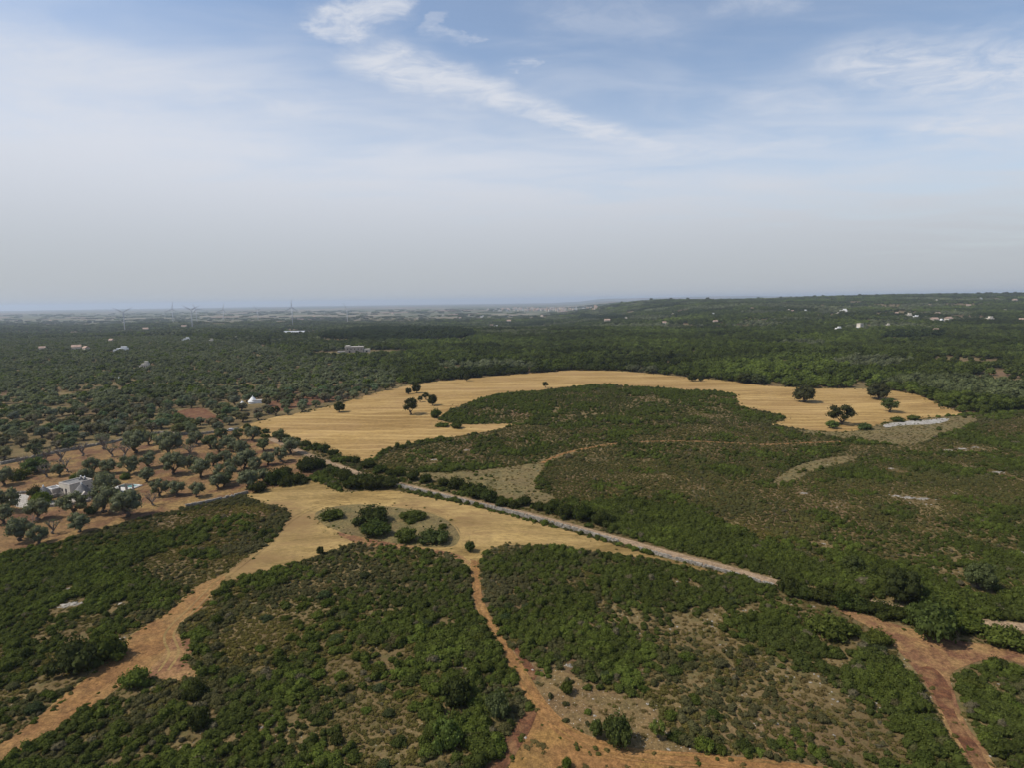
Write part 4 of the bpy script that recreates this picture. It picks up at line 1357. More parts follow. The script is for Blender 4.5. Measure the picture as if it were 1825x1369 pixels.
ROCKS = [rock_mesh('rock_%d' % i, 400 + i, 4 + i % 3, 0.45 + 0.1 * (i % 3)) for i in range(4)]
OUTCROPS = [outcrop_mesh('outcrop_%d' % i, 440 + i) for i in range(4)]
for j, (px, py, w, lab) in enumerate([(832, 803, 13, 'pointed pale rock outcrop in the scrub above the clearing'), (774, 820, 14, 'broad pale rock outcrop in the scrub left of the pointed one'),
                                      (128, 1078, 34, 'wide pale rock outcrop in the western scrub bank'), (215, 1078, 16, 'small pale rock outcrop beside the wide one'), (124, 1050, 12, 'smaller pale rock higher in the western scrub bank'),
                                      (1620, 888, 26, 'scattered white rocks on the eastern scrub slope'), (1645, 890, 22, 'white rocks beside others on the eastern slope'), (1598, 885, 16, 'white rocks at the west end of the slope outcrop'),
                                      (1715, 801, 22, 'long white rock ledge near the top of the eastern slope'), (1690, 803, 16, 'short white rock ledge near the slope top'), (1738, 798, 12, 'tiny white rock beside the long ledge'),
                                      (1778, 843, 22, 'white rock streak on the slope near the frame edge'), (1466, 970, 12, 'small white rock in the middle of the slope'), (1015, 1187, 20, 'white rocks at the margin of the stony grass'),
                                      (1588, 836, 12, 'small white rock in the upper scrub slope'), (1432, 880, 14, 'pale rock beside the small brown clearing'), (1818, 985, 14, 'pale rock in the scrub at the frame edge')]):
    p = at(px, py)
    r = size_at(p, w) / 2
    o = link('rock_outcrop', OUTCROPS[j % 4], None, (p[0], p[1], p[2] - 0.05))
    o.scale = (r * 0.9, r * 0.8, min(r * 0.6, 1.0))
    o.rotation_euler = (0, 0, random.uniform(-0.4, 0.4))
    tag(o, lab, 'rock')
    CLEAR.append((p[0], p[1] - 1.0, r + 0.4, r + 2.0))

# ------------------------------------------------------------------ wind turbines
TUR = [(219.7, 2760, 60, 72, 'wind turbine standing farthest left on the plain'), (307.4, 3450, 8, 72, 'wind turbine second from the left on the plain'), (341, 2820, 62, 74, 'nearer wind turbine of the close pair'),
       (350, 3700, 95, 72, 'farther wind turbine of the close pair'), (398, 3620, 14, 70, 'wind turbine just right of the close pair'), (459.5, 4400, 80, 70, 'faintest wind turbine far back on the plain'),
       (520.5, 2900, 2, 80, 'tall wind turbine above a pale clearing'), (618.5, 3500, -28, 74, 'wind turbine standing farthest right on the plain')]
tw = MB().tube([(0, 0, -1), (0, 0, 0.5), (0, 0, 1.0)], [0.030, 0.024, 0.015], 12).V
for px, dist, ang, hub, lab in TUR:
    v = px_dir(px, 560)
    v2 = Vector((v.x, v.y)).normalized()
    x, y = v2.x * dist, v2.y * dist
    yaw = math.atan2(v2.y, v2.x) - math.pi / 2 + random.uniform(-0.3, 0.3)
    t = empty('wind_turbine', on(x, y), yaw)
    tag(t, lab, 'wind turbine', 'wind turbines on the plain')
    MB().tube([(0, 0, -2), (0, 0, hub * 0.5), (0, 0, hub - 1)], [2.2, 1.8, 1.3], 14).build('tower', TURB, t, True)
    MB().box((0, 1.5, hub - 1.6), (3.2, 9.0, 3.2), 0, 0.9).build('nacelle', TURB, t)
    rh = MB().tube([(0, -3.0, hub), (0, -4.2, hub), (0, -5.4, hub)], [1.7, 1.6, 0.5], 10).build('rotor_hub', TURB, t, True)
    for j in range(3):
        a = math.radians(ang + 120 * j)
        dr = Vector((math.sin(a), 0, math.cos(a)))
        pr = Vector((math.cos(a), 0, -math.sin(a)))
        b = MB()
        for q, (rr_, wd) in enumerate(((1.0, 1.6), (7, 3.0), (20, 2.1), (38, 0.7))):
            c = Vector((0, -4.2, hub)) + dr * rr_
            for e in (pr * wd * 0.35 + Vector((0, 0.25, 0)), pr * wd * 0.35 - Vector((0, 0.25, 0)), -pr * wd * 0.65 - Vector((0, 0.1, 0)), -pr * wd * 0.65 + Vector((0, 0.1, 0))):
                b.V.append(tuple(c + e))
        for q in range(3):
            for e in range(4):
                b.F.append((q * 4 + e, q * 4 + (e + 1) % 4, q * 4 + 4 + (e + 1) % 4, q * 4 + 4 + e))
        b.F += [(3, 2, 1, 0), (12, 13, 14, 15)]
        b.build('blade', TURB, rh)
    CLEAR.append((x, y - 30, 25, 70))

# ------------------------------------------------------------------ farm buildings, houses and the far town
p_ = at(634, 628)
fm = empty('farmhouse', p_, 0.12)
tag(fm, 'large stone farmhouse with flat roofs in a pale clearing', 'farmhouse')
mn = MB().box((-2, 4, -0.5), (25, 12, 8.5)).build('wall', plain('farm_stone', (0.40, 0.345, 0.28), 0.15, 0.4), fm)
rf = MB().box((-2, 4, 8.0), (25.6, 12.6, 0.5)).build('roof', PALE_STONE, fm)
MB().box((4, 5, 8.5), (1.2, 1.2, 1.8)).build('chimney', PALE_STONE, rf)
MB().box((-11, 4, 8.5), (6, 9, 1.6)).build('upper_storey', CREAM, fm)
MB().box((16, 1, -0.5), (8, 7, 5.5)).build('annex', CREAM, fm)
MB().box((-20, 1, -0.5), (10, 6, 3.2)).build('shed', PALE_STONE, fm)
for x_ in (-11, -6, -1, 4, 8):
    wn = MB().box((x_, -2.05, 4.4), (1.2, 0.12, 1.8)).build('window', DARK, fm)
    MB().box((x_, -2.15, 4.15), (1.8, 0.3, 0.22)).build('sill', PALE_STONE, wn)
for x_ in (-8, 1):
    MB().box((x_, -2.05, 0), (2.0, 0.12, 3.0)).build('door', DARK, fm)
MB().box((15.5, -2.55, 0.6), (2.4, 0.12, 2.4)).build('window', DARK, fm)
CLEAR.append((p_[0], p_[1] - 8, 30, 42))
p_ = at(527, 594)
bn = empty('barn', p_, 0.05)
tag(bn, 'long low barn with grey metal roof in the groves', 'barn')
MB().box((0, 0, -0.5), (58, 16, 4.5)).build('wall', CREAM, bn)
b = MB()
b.V = [(-29.5, -8.6, 4.0), (29.5, -8.6, 4.0), (29.5, 8.6, 4.0), (-29.5, 8.6, 4.0), (-29.5, 0, 7.2), (29.5, 0, 7.2)]
b.F = [(0, 1, 5, 4), (2, 3, 4, 5), (0, 4, 3), (1, 2, 5), (3, 2, 1, 0)]
b.build('roof', METAL, bn)
for x_ in (-20, -8, 4, 16):
    MB().box((x_, -8.05, 0), (4, 0.14, 3.2)).build('door', DARK, bn)
CLEAR.append((p_[0], p_[1] - 30, 42, 80))
p_ = at(1531, 587)
tw_ = empty('tower_house', p_, 0.35)
tag(tw_, 'tall square pale house with low annex on the forest rise', 'house')
MB().box((2, 0, -0.5), (9, 9, 13)).build('tower', CREAM, tw_)
MB().box((2, 0, 12.5), (9.5, 9.5, 0.5)).build('roof', PALE_STONE, tw_)
MB().box((-8, -1, -0.5), (11, 8, 5.5)).build('annex', WHITE, tw_)
for z_ in (4, 8.5):
    for x_ in (0, 4):
        MB().box((x_, -4.53, z_), (1.2, 0.1, 1.7)).build('window', DARK, tw_)
CLEAR.append((p_[0], p_[1] - 25, 18, 55))


def flat_house(w, dpt, h, wall_m, seed):
    r = random.Random(seed)
    me = MB().box((0, 0, -1), (w, dpt, h + 1)).box((w * 0.15, 0, h), (w * 0.5, dpt * 0.6, h * 0.45)).box((-w * 0.62, -dpt * 0.1, -1), (w * 0.4, dpt * 0.7, h * 0.65 + 1))
    for i in range(3):
        me.box((w * (-0.3 + 0.3 * i), -dpt / 2 - 0.03, h * 0.3), (1.0, 0.1, 1.4))
    m_ = me.mesh('house', wall_m)
    m_.materials.append(DARK)
    for f in m_.polygons[18:]:
        f.material_index = 1
    return m_


def gable_house(w, dpt, h, wall_m):
    me = MB().box((0, 0, -1), (w, dpt, h + 1))
    b = len(me.V)
    o_ = 0.5
    me.V += [(-w / 2 - o_, -dpt / 2 - o_, h), (w / 2 + o_, -dpt / 2 - o_, h), (w / 2 + o_, dpt / 2 + o_, h), (-w / 2 - o_, dpt / 2 + o_, h), (-w / 2 - o_, 0, h + dpt * 0.28), (w / 2 + o_, 0, h + dpt * 0.28)]
    me.F += [(b, b + 1, b + 5, b + 4), (b + 2, b + 3, b + 4, b + 5), (b, b + 4, b + 3), (b + 1, b + 2, b + 5), (b + 3, b + 2, b + 1, b)]
    m_ = me.mesh('house', wall_m)
    m_.materials.append(ROOF_TILE)
    for f in m_.polygons[6:]:
        f.material_index = 1
    return m_


HOUSES = [flat_house(11, 8, 5.0, WHITE, 1), flat_house(9, 8, 4.5, CREAM, 2), flat_house(14, 8, 4.5, WHITE, 3), gable_house(11, 8, 4.5, CREAM)]
HILLH = [(1665, 574, 9), (1668, 593, 6), (1632, 567, 6), (1619, 566, 11), (1671, 562, 6), (1690, 573, 9), (1677, 574, 6), (1763, 573, 12), (1822, 574, 7), (1657, 546, 3), (1503, 557, 8), (1493, 561, 4),
         (1469, 544, 3), (1465, 547, 3), (1435, 556, 4), (1405, 555, 5), (1412, 557, 4), (1598, 561, 3), (1747, 534, 4), (1668, 538, 5), (1808, 538, 6), (1726, 547, 5), (1494, 589, 4), (1582, 583, 5),
         (1184, 578, 6), (1275, 576, 7), (1270, 562, 3), (1199, 562, 5), (1340, 552, 4), (1550, 549, 4), (1700, 556, 4), (1790, 556, 5)]
PLAINH = [(907, 575, 9), (876, 582, 5), (884, 584, 6), (950, 586, 4), (966, 564, 4), (1082, 575, 10), (1079, 569, 5), (1115, 570, 7), (137, 625, 11), (154, 626, 9), (219, 627, 11), (260, 657, 9), (76, 626, 7), (199, 611, 4),
          (333, 608, 5), (377, 611, 7), (260, 590, 8), (328, 585, 7), (108, 592, 3), (420, 607, 4), (700, 560, 4), (820, 568, 4), (860, 565, 4), (790, 563, 4), (560, 566, 4), (90, 573, 8)]
for lst, lab, grp in ((HILLH, 'small house among trees on the wooded rise', 'houses on the wooded rise'), (PLAINH, 'small house among the groves of the low plain', 'houses scattered over the low plain')):
    for j, (px, py, w) in enumerate(lst):
        p = at(px, py)
        wm = min(max(size_at(p, w) * 1.2, 10.0), 20.0)
        me = HOUSES[(j * 7 + (0 if j % 4 else 3)) % 4]
        o = link('house', me, None, tuple(p))
        q = wm / 13.0
        o.scale = (q, q, max(q, 1.0) * 1.3)
        o.rotation_euler = (0, 0, random.uniform(-0.6, 0.6))
        hw = {0: 'white flat-roofed', 1: 'cream flat-roofed', 2: 'long white', 3: 'tile-roofed cream'}[HOUSES.index(me)]
        dw = 'near' if math.hypot(p[0], p[1]) < 1400 else 'far' if math.hypot(p[0], p[1]) > 2300 else 'mid-distance'
        tag(o, lab.replace('small', dw + ' ' + hw), 'house', '%s %s %s' % (dw, hw, grp))
        dd = math.hypot(p[0], p[1])
        CLEAR.append((p[0], p[1] - dd * 0.012, wm * 0.7 + 3, 14 + dd * 0.022))
p_ = at(213, 681)
trullo(213, 681, 2.6, 1.4, 3.0, 'lone grey-white trullo deep in the olive groves', white=True)
CLEAR.append((p_[0], p_[1] - 10, 5, 14))
for p_ in (at(451, 719), at(432, 725)):
    CLEAR.append((p_[0] + 2, p_[1] - 6, 6, 9))
TOWN = [gable_house(10, 9, 7, CREAM), gable_house(13, 10, 9, CREAM), flat_house(11, 9, 8, plain('town_white', (0.5, 0.48, 0.45), 0.1, 0.2), 8), gable_house(9, 8, 10, plain('ochre_plaster', (0.45, 0.33, 0.22), 0.1))]
tr = random.Random(42)
for j in range(170):
    px = min(max(tr.gauss(955, 48), 870), 1062)
    p = at(px, 551.5 + tr.uniform(-2.2, 3.0))
    ti = tr.randrange(4)
    o = link('house', TOWN[ti], None, tuple(p))
    q = tr.uniform(1.0, 1.7)
    o.scale = (q, q, q * tr.uniform(0.9, 1.3))
    o.rotation_euler = (0, 0, tr.uniform(-0.8, 0.8))
    th = ('cream gabled', 'tall cream gabled', 'white flat-roofed', 'ochre gabled')[ti]
    tz = ('western end', 'middle', 'eastern end')[0 if px < 925 else 1 if px < 990 else 2]
    tag(o, 'tiny %s house at the %s of the hazy distant town' % (th, tz), 'house', '%s houses, %s of the distant town' % (th, tz))
p = at(979, 551)
ch = empty('church', tuple(p))
tag(ch, 'church with a slim bell tower rising over the distant town', 'church')
MB().box((0, 0, -1), (14, 30, 15)).build('nave', CREAM, ch)
tt = MB().box((10, 0, -1), (6, 6, 34)).build('bell_tower', CREAM, ch)
MB().box((10, 0, 33), (6, 6, 8), 0, 0.05).build('spire', ROOF_TILE, tt)
w0 = at(965, 553)
CLEAR.append((w0[0], w0[1] - 300, 480, 700))

# ------------------------------------------------------------------ a parked car at the orchard lane
p_ = at(411, 769)
car = empty('parked_car', (p_[0], p_[1], p_[2] + 0.02), 0.3)
tag(car, 'small silver car parked under the trees at the field corner', 'car')
b = MB()
b.V = [(x_, y_, z_) for x_, z_ in ((-2.0, 0.3), (-2.0, 0.8), (-1.2, 0.95), (-0.75, 1.42), (0.75, 1.45), (1.6, 0.95), (2.0, 0.85), (2.0, 0.3)) for y_ in (-0.82, 0.82)]
for i in range(8):
    j = (i + 1) % 8
    b.F.append((2 * i, 2 * i + 1, 2 * j + 1, 2 * j))
b.F += [tuple(range(0, 16, 2)), tuple(range(1, 16, 2))[::-1]]
b.build('body', plain('silver_paint', (0.55, 0.56, 0.58), 0.02, 1.0, 0.3, 0.5), car)
for y_ in (-0.84, 0.84):
    MB().box((0, y_, 0.97), (1.7, 0.03, 0.38)).build('window', DARK, car)
    for x_ in (-1.25, 1.25):
        wh = MB().tube([(x_, y_ - 0.09, 0.3), (x_, y_ + 0.09, 0.3)], [0.32, 0.32], 14).build('wheel', DARK, car)
for x_, sl in ((-1.0, 1), (1.2, -1)):
    b = MB()
    b.V = [(x_ - 0.22 * sl - 0.02, -0.7, 0.99), (x_ - 0.22 * sl - 0.02, 0.7, 0.99), (x_ + 0.2 * sl, 0.66, 1.4), (x_ + 0.2 * sl, -0.66, 1.4)]
    b.F = [(0, 1, 2, 3)]
    b.build('windscreen', DARK, car)
CLEAR.append((p_[0] - 1, p_[1] - 5, 4, 8))
for x_, y_, r_ in USED:
    CLEAR.append((x_, y_, r_ * 0.9, r_ * 0.9))
CLA = np.array(CLEAR)


def clear_ok(x, y):
    ok = np.ones(np.shape(x), bool)
    for cx, cy, rx, ry in CLEAR:
        c = np.nonzero((np.abs(x - cx) < rx) & (np.abs(y - cy) < ry))[0]
        if len(c):
            ok[c] &= ((x[c] - cx) / rx) ** 2 + ((y[c] - cy) / ry) ** 2 > 1
    return ok


def to_px(x, y, z):
    q = np.stack([x, y, z - CAM_Z], 1) @ CRM
    return W_PX / 2 + F_PX * q[:, 0] / -q[:, 2], H_PX / 2 - F_PX * q[:, 1] / -q[:, 2]


# ------------------------------------------------------------------ scrub
def scrub_points(y0, y1, sp):
    x, y = jgrid(y0, y1, sp, 0.98, 25)
    ok = inside(Z_SCRUB, x, y) & ~in_any(NO_SCRUB, x, y) & ~inside(P_PATHW, x, y) & ~inside(P_ROADW, x, y) & ~inside(P_TRACKW, x, y)
    x, y = x[ok], y[ok]
    sp_z = in_any(SPARSE_Z, x, y)
    d_ = 0.45 * fbm(x, y, 14, 3, 1.0) + 0.35 * fbm(x, y, 45, 3, 7.0) + 0.20 * vnoise(x / 3.1, y / 3.1)
    bare = np.zeros(len(x))
    for px, py, rm in BARE_SPOTS:
        w = at(px, py)
        bare = np.maximum(bare, np.exp(-(((x - w[0]) / (rm * 0.75)) ** 2 + ((y - w[1]) / (rm * 0.65)) ** 2)))
    dens = np.clip((d_ - 0.22) / 0.16, 0, 1) ** 0.7
    dens = np.clip(dens - bare * (0.45 + 2.0 * (0.5 - vnoise(x / 4.0 + 9, y / 4.0))), 0, 1)
    dens = np.where(inside(P_SLOPE, x, y), np.maximum(dens, 0.93 - 0.8 * bare), dens)
    dens = np.where(sp_z, np.clip((d_ - 0.56) * 2.5, 0, 0.3), np.maximum(dens, 0.03))
    keep = (RNG.random(len(x)) < dens) & clear_ok(x, y)
    return x[keep], y[keep], d_[keep], bare[keep], sp_z[keep]


BARE_SPOTS = [(1230, 1110, 8), (1275, 1100, 6), (1180, 1130, 6), (1110, 1100, 7), (1290, 1150, 5), (1430, 1215, 7), (1470, 1240, 6), (1400, 1190, 5), (1420, 1070, 8), (1440, 1090, 7), (1215, 1040, 6), (1330, 1090, 5),
              (1240, 1215, 4), (1160, 1200, 3), (700, 1090, 3), (655, 1095, 3), (800, 1110, 5), (815, 1190, 4), (690, 1175, 5), (610, 1190, 4), (515, 1265, 5), (525, 1300, 5), (370, 1290, 5), (330, 1320, 6), (250, 1350, 6), (420, 1310, 5),
              (50, 1060, 4), (20, 1300, 5), (330, 960, 5), (300, 930, 4), (150, 1000, 4), (350, 1000, 4), (575, 1045, 4), (1720, 830, 9), (1790, 850, 10), (1650, 895, 9), (1600, 840, 7), (1500, 900, 6), (1460, 975, 5), (1640, 990, 6),
              (1700, 990, 6), (1690, 1020, 5), (1150, 820, 6), (1180, 850, 6), (1240, 870, 6), (1060, 820, 6), (830, 815, 6), (770, 825, 6), (1740, 800, 10), (1350, 1060, 4), (1800, 960, 6), (1560, 1280, 4), (1500, 1330, 5), (1770, 1215, 4),
              (130, 1135, 5), (80, 1140, 4), (200, 1140, 4), (1540, 1060, 4), (1330, 1240, 3), (1480, 1180, 4)]
P_THICK = poly_px([(1000, 912), (1060, 905), (1130, 895), (1200, 905), (1270, 925), (1340, 960), (1420, 990), (1500, 1020), (1620, 1050), (1740, 1065), (1850, 1070), (1850, 1112), (1720, 1095), (1600, 1075), (1480, 1052), (1390, 1028),
                   (1300, 1005), (1180, 972), (1080, 945), (1010, 930)])
P_SLOPE = poly_px([(660, 822), (700, 806), (800, 785), (920, 762), (1050, 760), (1200, 756), (1390, 766), (1560, 795), (1700, 770), (1850, 745), (1850, 1040), (1700, 1020), (1560, 1000), (1400, 960), (1280, 915), (1150, 880), (1000, 890), (960, 840), (850, 835), (740, 840)])
P_ISLAND = poly_px([(790, 748), (800, 735), (850, 718), (910, 704), (970, 698), (1040, 690), (1120, 692), (1200, 697), (1300, 705), (1312, 725), (1380, 742), (1370, 756), (1290, 752), (1150, 750), (1000, 758), (900, 754)])
BANK = [P_MID, P_ROAD, P_TRACKL, P_RIGHT, P_FIELD]


def scrub_look(x, y, d_, bare, sp_z, base):
    n_ = len(x)
    g1, g2, g3 = fbm(x, y, 38, 3, 21.0), fbm(x, y, 24, 3, 33.0), fbm(x, y, 11, 2, 55.0)
    u = RNG.random(n_)
    lent = (g1 * 0.55 + g3 * 0.45 + 0.22 * (u - 0.5)) > 0.49
    garr = ~lent & ((g2 + 0.2 * (RNG.random(n_) - 0.5)) > 0.50)
    thick = inside(P_THICK, x, y)
    isl = inside(P_ISLAND, x, y)
    slope = inside(P_SLOPE, x, y)
    lent &= ~slope | (g1 * 0.5 + g3 * 0.5 + 0.2 * (u - 0.5) > 0.58)
    garr |= slope & ~lent & (RNG.random(n_) < 0.55)
    lent |= thick & (u < 0.85)
    garr &= ~lent
    t = np.clip((fbm(x, y, 7, 2, 77.0) - 0.5) * 2.2 + 0.5 + 0.5 * (RNG.random(n_) - 0.5), 0, 1)
    tint = mixc(C_GREY, (0.080, 0.078, 0.030), t)
    tint[lent] = mixc(C_OAKD, C_LENT, t[lent])
    br = lent & (g3 > 0.62) & (u > 0.55)
    tint[br] = mixc(C_LENT, C_BRIGHT, t[br])
    tint[garr] = mixc((0.100, 0.090, 0.028), C_GARR, t[garr])
    so = slope & ~lent
    tint[so] = 0.45 * tint[so] + 0.55 * np.array((0.098, 0.099, 0.034))
    tint[isl] = tint[isl] * 0.55 + 0.45 * np.array(C_LENT)
    tint *= (0.88 + 0.24 * RNG.random(n_))[:, None] * (0.82 + 0.36 * fbm(x, y, 4.5, 2, 88.0))[:, None]
    dead = RNG.random(n_) < 0.012
    tint[dead] = np.array((0.125, 0.108, 0.062))
    size = base * (0.62 + 0.55 * RNG.random(n_) + 0.7 * np.clip(d_ - 0.45, 0, 0.3))
    size = size * (0.60 + 0.80 * fbm(x, y, 13, 2, 99.0))
    size = np.where(lent, size * 1.25, np.where(garr, size * 0.72, size * 0.9))
    size = np.where(thick, size * 1.45, size)
    size = np.where(slope & ~thick, size * 0.85, size)
    size *= 1 - 0.4 * np.clip(bare, 0, 1) - 0.3 * sp_z
    # flanks that border open ground grow taller
    idx = np.where(lent, RNG.integers(0, 3, n_), np.where(garr & ~slope, RNG.integers(3, 5, n_), RNG.integers(0, 4, n_)))
    idx = np.where(lent & (RNG.random(n_) < 0.12), 5, idx)
    scl = np.stack([size * RNG.uniform(0.85, 1.25, n_), size * RNG.uniform(0.85, 1.25, n_), size * RNG.uniform(0.75, 1.15, n_)], 1)
    return idx, scl, tint


pc = proto_coll('scrub_kinds', SCRUB)
x, y, d_, ba, sz = scrub_points(52, 250, 1.15)
# the shrubs that show largest stand as things of their own, up to three hundred with those placed by hand
dist = np.hypot(x, y)
px_, py_ = to_px(x, y, hgt(x, y))
cand = np.nonzero((d_ > 0.47) & (ba < 0.2) & ~sz & (px_ > -10) & (px_ < 1835) & (py_ < 1375) & (py_ > 960))[0]
n_ind = 185
taken, tx, ty = [], [], []
for c in cand[np.argsort(dist[cand] * RNG.uniform(0.6, 1.4, len(cand)))]:
    if all((x[c] - a) ** 2 + (y[c] - b) ** 2 > 16 for a, b in zip(tx, ty)):
        taken.append(c)
        tx.append(x[c])
        ty.append(y[c])
    if len(taken) >= n_ind:
        break
zones = [('west of the central track', lambda px, py: px < 860), ('between the central track and the road', lambda px, py: (px >= 860) & (py > 1050 + (px - 1390) * 0.30)), ('beyond the gravel road', lambda px, py: px >= 860)]
for c in taken:
    for zn, fn in zones:
        if fn(px_[c], py_[c]):
            break
    r = random.uniform(1.0, 1.75)
    col = random.choice((C_LENT, C_OAKD, C_LENT, C_BRIGHT, (0.06, 0.075, 0.03), C_GREY))
    cw = {C_LENT: 'olive green', C_OAKD: 'dark green', C_BRIGHT: 'bright green', C_GREY: 'grey-brown'}.get(col, 'dull green')
    sw = 'small' if r < 1.25 else 'middling' if r < 1.5 else 'large'
    bush('shrub', '%s %s rounded shrub in the dense scrub %s' % (sw, cw, zn), 'shrub', (x[c], y[c], float(hgt(x[c], y[c])) - 0.05), BIGSHRUB[random.randrange(5)],
         (r * random.uniform(0.9, 1.15), r * random.uniform(0.9, 1.15), r * random.uniform(0.7, 1.0)), random.random() * 6.28, vary(col, 0.15), '%s %s shrubs %s' % (sw, cw, zn))
m_ = np.ones(len(x), bool)
m_[taken] = False
x, y, d_, ba, sz = x[m_], y[m_], d_[m_], ba[m_], sz[m_]
i_, s_, t_ = scrub_look(x, y, d_, ba, sz, 1.0)
scatter('scrub_vegetation', 'dense low evergreen scrub covering the near slopes', pc, x, y, s_, i_, t_)
x, y, d_, ba, sz = scrub_points(250, 760, 1.7)
i_, s_, t_ = scrub_look(x, y, d_, ba, sz, 1.15)
scatter('scrub_vegetation.001', 'scrub covering the farther slopes and the field island', pc, x, y, s_, i_, t_)
# knee-high growth and dry tufts in the gaps
x, y = jgrid(52, 330, 1.25, 0.98, 20)
ok = (inside(Z_SCRUB, x, y)) & ~in_any([P_FIELD, P_MID, P_ROADW, P_RIGHT, P_TRACKL, P_TRACKW, P_REDA, P_REDB, P_QUARRY], x, y)
ok &= RNG.random(len(x)) < np.where(in_any([P_TRI], x, y), 0.10, np.where(in_any(SPARSE_Z, x, y), 0.28, 0.80))
x, y = x[ok], y[ok]
n_ = len(x)
q = RNG.uniform(0.30, 0.80, n_)
tn = mixc((0.165, 0.122, 0.044), (0.088, 0.085, 0.027), np.clip(fbm(x, y, 9, 2, 81.0) * 1.6 - 0.3 + 0.5 * (RNG.random(n_) - 0.5), 0, 1)) * RNG.uniform(0.8, 1.2, n_)[:, None]
bare = np.zeros(n_)
for px, py, rm in BARE_SPOTS:
    w = at(px, py)
    bare = np.maximum(bare, np.exp(-(((x - w[0]) / (rm * 0.9)) ** 2 + ((y - w[1]) / (rm * 0.8)) ** 2)))
bare = np.maximum(bare, 0.7 * in_any([P_STONY, P_TRI], x, y))[:, None]
tn = tn * (1 - 0.8 * bare) + 0.8 * bare * np.array((0.165, 0.118, 0.048)) * RNG.uniform(0.75, 1.25, n_)[:, None]
scatter('undergrowth', 'knee-high herbs and dry tufts between the shrubs', pc, x, y, np.stack([q, q, q * RNG.uniform(0.5, 0.9, n_)], 1), RNG.integers(3, 5, n_), tn)
x, y = jgrid(250, 640, 2.6, 0.98, 20)
ok = in_any([P_CLEAR1, P_CLEAR2, P_CLEAR3], x, y) & ~inside(P_QUARRY, x, y) & (RNG.random(len(x)) < 0.45)
x, y = x[ok], y[ok]
n_ = len(x)
q = RNG.uniform(0.4, 1.0, n_)
scatter('undergrowth.001', 'tufts dotting the brown clearings', pc, x, y, np.stack([q, q, q * 0.6], 1), RNG.integers(3, 5, n_), mixc((0.16, 0.125, 0.055), (0.075, 0.078, 0.034), RNG.random(n_)))
# tufts and stray bushes where open ground meets the scrub
ex, ey, es = [], [], []
for pl, amt, wid in ((P_FIELD, 0.5, 2.6), (P_MID, 0.9, 1.3), (P_TRACKL, 0.6, 0.8), (P_TRACK, 0.45, 0.4), (P_RIGHT, 0.8, 1.0), (P_OVAL, 1.2, 2.2), (P_TRI, 0.8, 1.4), (P_CLEAR1, 1.0, 2.5), (P_QUARRY, 0.9, 1.5), (P_REDB, 0.8, 0.6)):
    b_ = resample(pl, 0.8, True)
    b_ = b_[RNG.random(len(b_)) < amt * np.clip(2.5 * fbm(b_[:, 0], b_[:, 1], 8, 2, 47.0) - 0.6, 0, 1)]
    b_ = b_ + RNG.normal(0, wid, b_.shape)
    ex.append(b_[:, 0])
    ey.append(b_[:, 1])
    es.append(RNG.uniform(0.2, 0.62, len(b_)) * (1.5 if wid > 2.4 else 1.0))
x, y, q = np.concatenate(ex), np.concatenate(ey), np.concatenate(es)
ok = ~inside(P_ROAD, x, y) & ~inside(P_ORCH, x, y)
x, y, q = x[ok], y[ok], q[ok]
n_ = len(x)
scatter('undergrowth.002', 'tufts and stray bushes along the field margins', pc, x, y, np.stack([q, q, q * RNG.uniform(0.6, 1.0, n_)], 1), RNG.integers(0, 5, n_), mixc((0.15, 0.115, 0.042), C_LENT, np.clip(RNG.random(n_) * 1.3, 0, 1)))
# verge growth along the road wall
wl = resample((L_ROAD + side * 3.9)[i0 + 10:i2], 1.1, False)
wl = wl + RNG.normal(0, 0.5, wl.shape)
kp = fbm(wl[:, 0], wl[:, 1], 14, 2, 4.0) > 0.42
wl = wl[kp]
n_ = len(wl)
q = RNG.uniform(0.5, 1.1, n_)
scatter('verge_vegetation', 'low green growth at the foot of the road wall', pc, wl[:, 0], wl[:, 1], np.stack([q, q, q], 1), RNG.integers(0, 3, n_), mixc(C_OAKD, C_BRIGHT, RNG.random(n_)))

# pale rubble in the gaps of the scrub
pr = proto_coll('rubble_kinds', ROCKS)
x, y = jgrid(52, 330, 1.0, 0.98, 20)
ok = inside(Z_SCRUB, x, y) & ~in_any([P_FIELD, P_MID, P_ROAD, P_TRACK, P_RIGHT, P_TRACKL], x, y)
x, y = x[ok], y[ok]
bare = np.zeros(len(x))
for px, py, rm in BARE_SPOTS:
    w = at(px, py)
    bare = np.maximum(bare, np.exp(-(((x - w[0]) / (rm * 0.75)) ** 2 + ((y - w[1]) / (rm * 0.65)) ** 2)))
pb = 0.015 + 0.42 * np.clip(bare, 0, 1) * np.clip((fbm(x, y, 6, 2, 71.0) - 0.35) * 3, 0, 1) + 0.10 * inside(P_STONY, x, y) + 0.03 * inside(P_TRI, x, y)
kp = RNG.random(len(x)) < pb
x, y = x[kp], y[kp]
n_ = len(x)
q = 0.10 + 0.24 * RNG.random(n_) ** 2.2
scatter('rubble', 'pale limestone rubble lying in the gaps of the scrub', pr, x, y, np.stack([q, q, q * 0.8], 1), RNG.integers(0, 4, n_), np.ones((n_, 3)))

